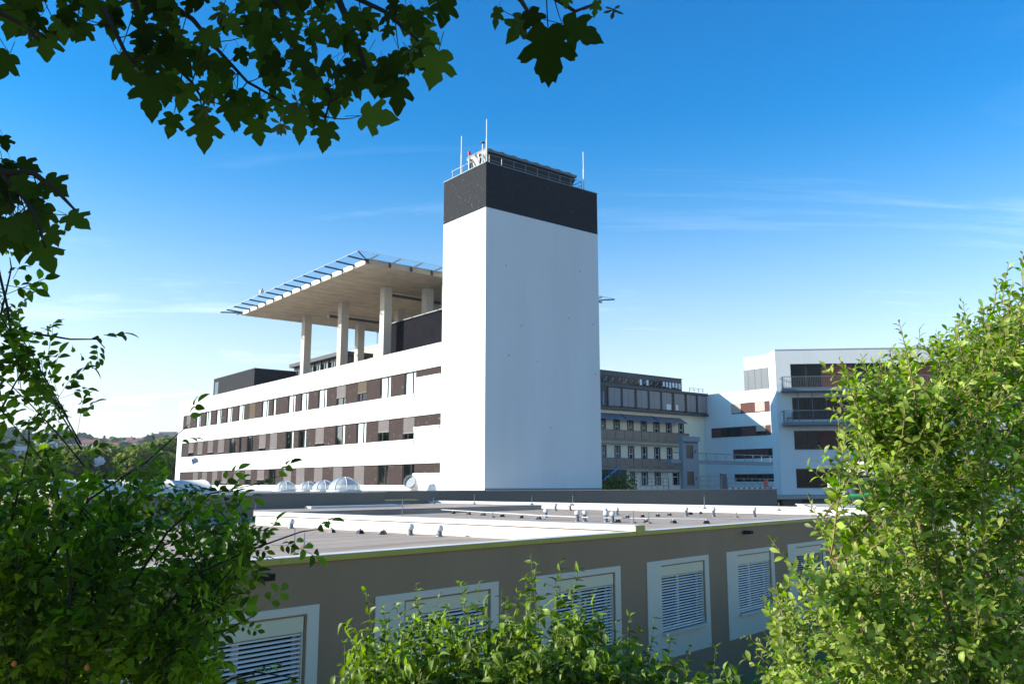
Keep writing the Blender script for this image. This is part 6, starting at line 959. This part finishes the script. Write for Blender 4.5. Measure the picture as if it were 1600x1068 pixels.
for i, tip in enumerate(TAB['wil_tip']):
    tip = np.array(tip); cand = mains - tip; cand[:, 2] += .45; j = np.argmin((cand**2).sum(1)+.25*(mains[:, 2] > tip[2]-.1)); st = mains[j] if rng.random() < .75 else tip + (wbase+np.array([0, 0, 1.4])-tip)*min(1, .75/np.linalg.norm(wbase-tip))
    Ld = np.linalg.norm(tip-st)
    if Ld > .9: st = tip + (st-tip)*.9/Ld
    c = curve(st, tip, -.10+rng.uniform(-.08, .05), 7, .04); wil.stem(c, .0055, .0018, 4)
    pts = resample(c, .017); n = len(pts); ang = rng.uniform(0, 6.3)
    for k, (p, t) in enumerate(pts):
        f = k/max(1, n-1)
        if f < .12: continue
        ang += 2.4 + rng.uniform(-.3, .3); sp = R_(62-34*f*f) + rng.uniform(-.15, .15)
        d = side_dir(t, ang, sp); size = .070*(1-.5*f**3)*rng.uniform(.55, 1.3)
        nrm = t*.5 + UP*.35 + SUNV*.25 + rv(.55); wil.leaf(p + d*.004, d + rv(.10), nrm, size)
    # short side twigs
    for q in range(2 if i >= 32 else 1):
        k = rng.randrange(max(1, n//4), max(2, int(n*.8))) if n > 4 else 0; p, t = pts[k]; d = side_dir(t, rng.uniform(0, 6.3), R_(40)); L_ = rng.uniform(.12, .26)
        c2 = curve(p, p+d*L_+UP*.05, .01, 4); wil.stem(c2, .003, .0012, 3)
        for kk, (pp, tt) in enumerate(resample(c2, .02)):
            dd = side_dir(tt, kk*2.4, R_(48)); wil.leaf(pp, dd+rv(.1), tt*.5+UP*.5+SUNV*.25+rv(.35), 0.056*rng.uniform(.7, 1.2))
wil.finish(M_barkw)

# --- dogwood, centre
dg_t = [np.concatenate([tri_leaf(1, .54, .40+.12*k, .45+.3*k, .42, 5), petiole(.15, .012)]) for k in range(3)]
dog = Plant('dogwood_bush', 'leafy dogwood bush with drooping leaves in front of the annex windows', 'bush', (.35, 5.9, 1.2), dg_t, L_dog)
for bi, bx_ in enumerate((-.7, -.35, 0, .3, .6, 1.0, 1.35)):
    c = curve((.3+bx_*.35, 5.9, 1.2), (bx_+.05, 5.8+rng.uniform(-.3, .3), 3.7 if bx_ < .9 else 3.3), .2, 8, .1); dog.branch(c, .014, .005, M_bark)
for i, tip in enumerate(TAB['dog_tip']):
    tip = np.array(tip); edge = i < 39
    L_ = rng.uniform(.45, .8); st = tip - UP*L_*.8 + np.array([rng.uniform(-.18, .18), rng.uniform(-.15, .15), 0]) + (np.array([.35, 5.9, 1.5])-tip)*.10
    c = curve(st, tip, rng.uniform(-.04, .06), 7, .03); dog.stem(c, .004, .0016, 4)
    pts = resample(c, .058 if edge else .042); n = len(pts); tw_ = rng.uniform(0, 3)
    for k, (p, t) in enumerate(pts + [(tip, (tip-st)/np.linalg.norm(tip-st))]):
        f = k/n
        for s_ in (0, math.pi):
            sz = .070*rng.uniform(.55, 1.25)*(1-.45*max(0, f-.7)/.3)
            d = side_dir(t, tw_+k*math.pi/2+s_, R_(70-30*f)); d = d + np.array([0, 0, -.38+.42*f]) + rv(.18); dog.leaf(p, d, UP*.7+SUNV*.3+rv(.45), sz)
    if not edge:
        for q in range(6):
            p, t = pts[rng.randrange(n)]; d = side_dir(t, rng.uniform(0, 6.3), R_(65)); L2 = rng.uniform(.10, .22); c2 = curve(p, p+d*L2, .03, 3); dog.stem(c2, .0025, .001, 3)
            for kk, (pp, tt) in enumerate(resample(c2, .05)+[(c2[-1], d)]):
                for s_ in (0, math.pi): dd = side_dir(tt, kk*1.57+s_, R_(60))+np.array([0, 0, -.6])+rv(.2); dog.leaf(pp, dd, UP*.8+SUNV*.35+rv(.3), 0.064*rng.uniform(.7, 1.15))
dog.finish(M_stemg)

# --- rose bush, left (each leaf carries five or seven leaflets)
def rose_leaf(n, seed):
    r0 = random.Random(seed); T = [petiole(1.0, .012) + np.array([0, .55, .0])]; one = tri_leaf(1, .54, .30, .35, .48)
    T.append(xform(one, rotx(r0.uniform(-.3, .1)), (0, .55, -.02), .42))
    for k in range((n-1)//2):
        y = .42-.30*k
        for s in (-1, 1): T.append(xform(one, rotz(-s*R_(62)) @ roty(r0.uniform(-.5, .5)) @ rotx(r0.uniform(-.4, .2)), (s*.03, y, 0), .38-.03*k))
    return np.concatenate(T) + np.array([0, .45, 0])
rs_t = [rose_leaf(n, s) for n, s in ((5, 1), (7, 2), (5, 3), (7, 4))]
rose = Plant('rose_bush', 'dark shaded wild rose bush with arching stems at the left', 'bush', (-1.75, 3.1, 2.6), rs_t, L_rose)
rb = np.array([-1.75, 3.1, 2.6]); rmain = []
for k in range(9):
    c = curve(rb+np.array([rng.uniform(-.6, .6), rng.uniform(-.3, .5), -.3]), (rng.uniform(-2.2, -.9), rng.uniform(2.8, 3.6), rng.uniform(4.4, 5.1)), .5, 9, .12); rose.branch(c, .009, .003, M_barkd); rmain += c[2:]
rmain = np.array(rmain)
def rose_shoot(c, r0, step, f0=.1, sz=.108, up=.5):
    pts = resample(c, step); n = len(pts); a = rng.uniform(0, 6.3)
    for k, (p, t) in enumerate(pts):
        f = k/max(1, n-1)
        if f < f0: continue
        a += 2.4; d = side_dir(t, a, R_(60-25*f)); rose.leaf(p, d*.8+np.array([0, 0, -.05])+rv(.2), UP*up+SUNV*.2+np.array([0, -.35, 0])+rv(.45), sz*rng.uniform(.6, 1.2))
for c in TAB['rose_stem']:
    n = len(c); rose.branch(c, .0055, .0015, M_barkd, 5, 'stem'); rose_shoot(c, .004, .062, .18)
for i, tip in enumerate(TAB['rose_tip']):
    tip = np.array(tip); j = np.argmin(((rmain-tip+np.array([0, 0, .25]))**2).sum(1)); st = rmain[j]; Ld = np.linalg.norm(tip-st)
    if Ld > .5: st = tip+(st-tip)*.5/Ld
    c = curve(st, tip, .05, 6, .04); rose.stem(c, .003, .0012, 4); rose_shoot(c, .003, .038, .05)
pet = np.concatenate([xform(tri_leaf(1, .62, .35, -.5, .68), rotz(k*2*math.pi/7+rng.uniform(-.25, .25)) @ rotx(rng.uniform(.1, .6)), (0, 0, 0), rng.uniform(.75, 1.15)) for k in range(7)] + [xform(tri_leaf(1, .5, .4, -.7, .6), rotz(k*2*math.pi/7+.6) @ rotx(rng.uniform(.8, 1.2)), (0, 0, .1), rng.uniform(.5, .8)) for k in range(7)])
def at3(u, v, Y):
    x_, y_ = u-800, 534-v; d = np.array([x_, 1326*ct_-y_*st_, 1326*st_+y_*ct_]); return d*(Y/d[1])+np.array([0, 0, EYE])
fl_m = tri_mesh('flower', pet, L_flower)
for (u, v, s) in ((154, 724, .030), (303, 722, .020)):
    o = link('flower', fl_m, rose.root, tuple(at3(u, v, 2.75)-rb), (R_(70), 0, .4), (s, s, s))
hip = MB().lathe((0,0,0), [(.002,-.009),(.006,-.006),(.007,0),(.005,.006),(.002,.009)], 8).mesh('rose_hip', L_hip)
for (u, v) in ((22, 1036), (136, 1042)): link('rose_hip', hip, rose.root, tuple(at3(u, v, 2.62)-rb))
rose.finish(M_barkd)

# --- maple: overhanging branches with big lobed leaves, trunk and crown to the left of the frame
def maple_leaf(seed, droop):
    r0 = random.Random(seed)
    out_ = [(0, .03), (.09, -.05), (.22, -.07), (.34, .0), (.43, .12), (.36, .19), (.29, .25), (.44, .33), (.58, .47), (.52, .51), (.51, .60), (.40, .59), (.28, .55), (.21, .55), (.27, .68), (.24, .76), (.19, .80), (.14, .93), (.07, .98), (0, 1.08)]
    P = [(x*(1+r0.uniform(-.07, .07)), y*(1+r0.uniform(-.05, .05))) for x, y in out_]
    def z(x, y): return -droop*(x*x*1.1 + max(0, y)**2*.45) + .10*abs(x)*(1-droop)
    c = (0, .30); T = []
    for s in (1, -1):
        for a, b in zip(P[:-1], P[1:]):
            tri = [(0, c[1], z(0, c[1])+.02), (s*a[0], a[1], z(a[0], a[1])), (s*b[0], b[1], z(b[0], b[1]))]
            T.append(tri if s > 0 else [tri[0], tri[2], tri[1]])
    return np.concatenate([np.array(T), petiole(.55, .011)])
mp_t = [maple_leaf(k, (.15, .35, .55, .8)[k % 4]) for k in range(6)]
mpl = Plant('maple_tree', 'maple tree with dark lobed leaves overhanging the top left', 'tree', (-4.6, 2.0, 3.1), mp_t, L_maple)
mb = np.array([-4.6, 2.0, 3.1])
mpl.branch([mb+np.array(p) for p in ((0,0,-.6), (.05,0,1.0), (-.1,.1,2.4), (.1,0,4.2), (0,.1,6.0), (.1,0,8.0))], .26, .08, M_bark, 10, 'trunk')
tw_pts = []
for c in TAB['maple_twig']:
    mpl.branch(c, .013, .0035, M_barkd, 6); tw_pts += [q[0] for q in resample(c, .05)]
    s0 = np.array(c[0]); mpl.branch([mb+np.array([0, 0, 3.0]), (mb+np.array([0, 0, 3.4])+s0)/2+np.array([0, 0, .25]), s0], .045, .013, M_barkd, 7)
tw_pts = np.array(tw_pts)
for (x, y, z, L_, dg) in TAB['maple']:
    p = np.array([x, y, z]); a = R_(dg); tipd = np.array([math.cos(a), 0, -math.sin(a)])
    view = p-np.array([0, 0, EYE]); view /= np.linalg.norm(view)
    d = tipd + view*rng.uniform(-.25, .45) + rv(.08); nrm = -view + UP*.35 + rv(.33)
    dn = d/np.linalg.norm(d); mpl.leaf(p-dn*L_*.45, d, nrm, L_)
    j = np.argmin(((tw_pts-(p-dn*L_*.9))**2).sum(1)); e = p-dn*L_*.45
    if np.linalg.norm(tw_pts[j]-e) < .5: mpl.stem(curve(tw_pts[j], e, -.02, 4), .0022, .0012, 4)
# the tree's own crown, unseen beyond the frame, shaped to shade the rose bush
for k in range(3000):
    while True:
        q = np.array([rng.gauss(-4.7, 1.25), rng.gauss(2.1, .9), rng.gauss(7.0, 1.5)])
        u, v = frame_px(q)
        if q[0] < -1.8 and not (-60 < u < 1650 and v > -70) and q[2] > 5.0 and (q[1] < 3.5): break
    mpl.leaf(q, rv()+np.array([0, 0, -.6]), rv(.5)+UP, rng.uniform(.15, .22))
sd = np.concatenate([xform(tri_leaf(1, .34, .1, .25, .65, 3), rotz(a_) @ rotx(b_), (0, 0, 0), s_) for a_, b_, s_ in ((.3, -.3, 1), (-.3, -.2, 1), (.9, .2, .95), (-.9, .1, .9), (2.2, .5, .8), (3.6, .4, .85), (.1, .5, .9))])
L_seed = leafmat('maple_seed', (.05, .065, .015), (.12, .15, .03), tfac=.3, spec=.05); sd_m = tri_mesh('seed_cluster', sd, L_seed)
for p in TAB['maple_seed']: link('seed_cluster', sd_m, mpl.root, tuple(np.array(p)-mb), (R_(-95)+rng.uniform(-.4, .4), rng.uniform(-.6, .6), rng.uniform(-1, 1)), (.045,)*3)
mpl.finish(M_barkd)
hz_m = bpy.data.materials.new('pale_haze'); hz_m.use_nodes = True; t = hz_m.node_tree; t.nodes.clear(); o = N(t, 'ShaderNodeOutputMaterial'); v = N(t, 'ShaderNodeVolumePrincipled')
v.inputs['Color'].default_value = (.72, .86, 1.0, 1); v.inputs['Density'].default_value = .00016; t.links.new(v.outputs[0], o.inputs['Volume'])
tag(box('haze', hz_m, None, -3200, 3200, -900, 3700, -1.0, 95), kind='stuff')
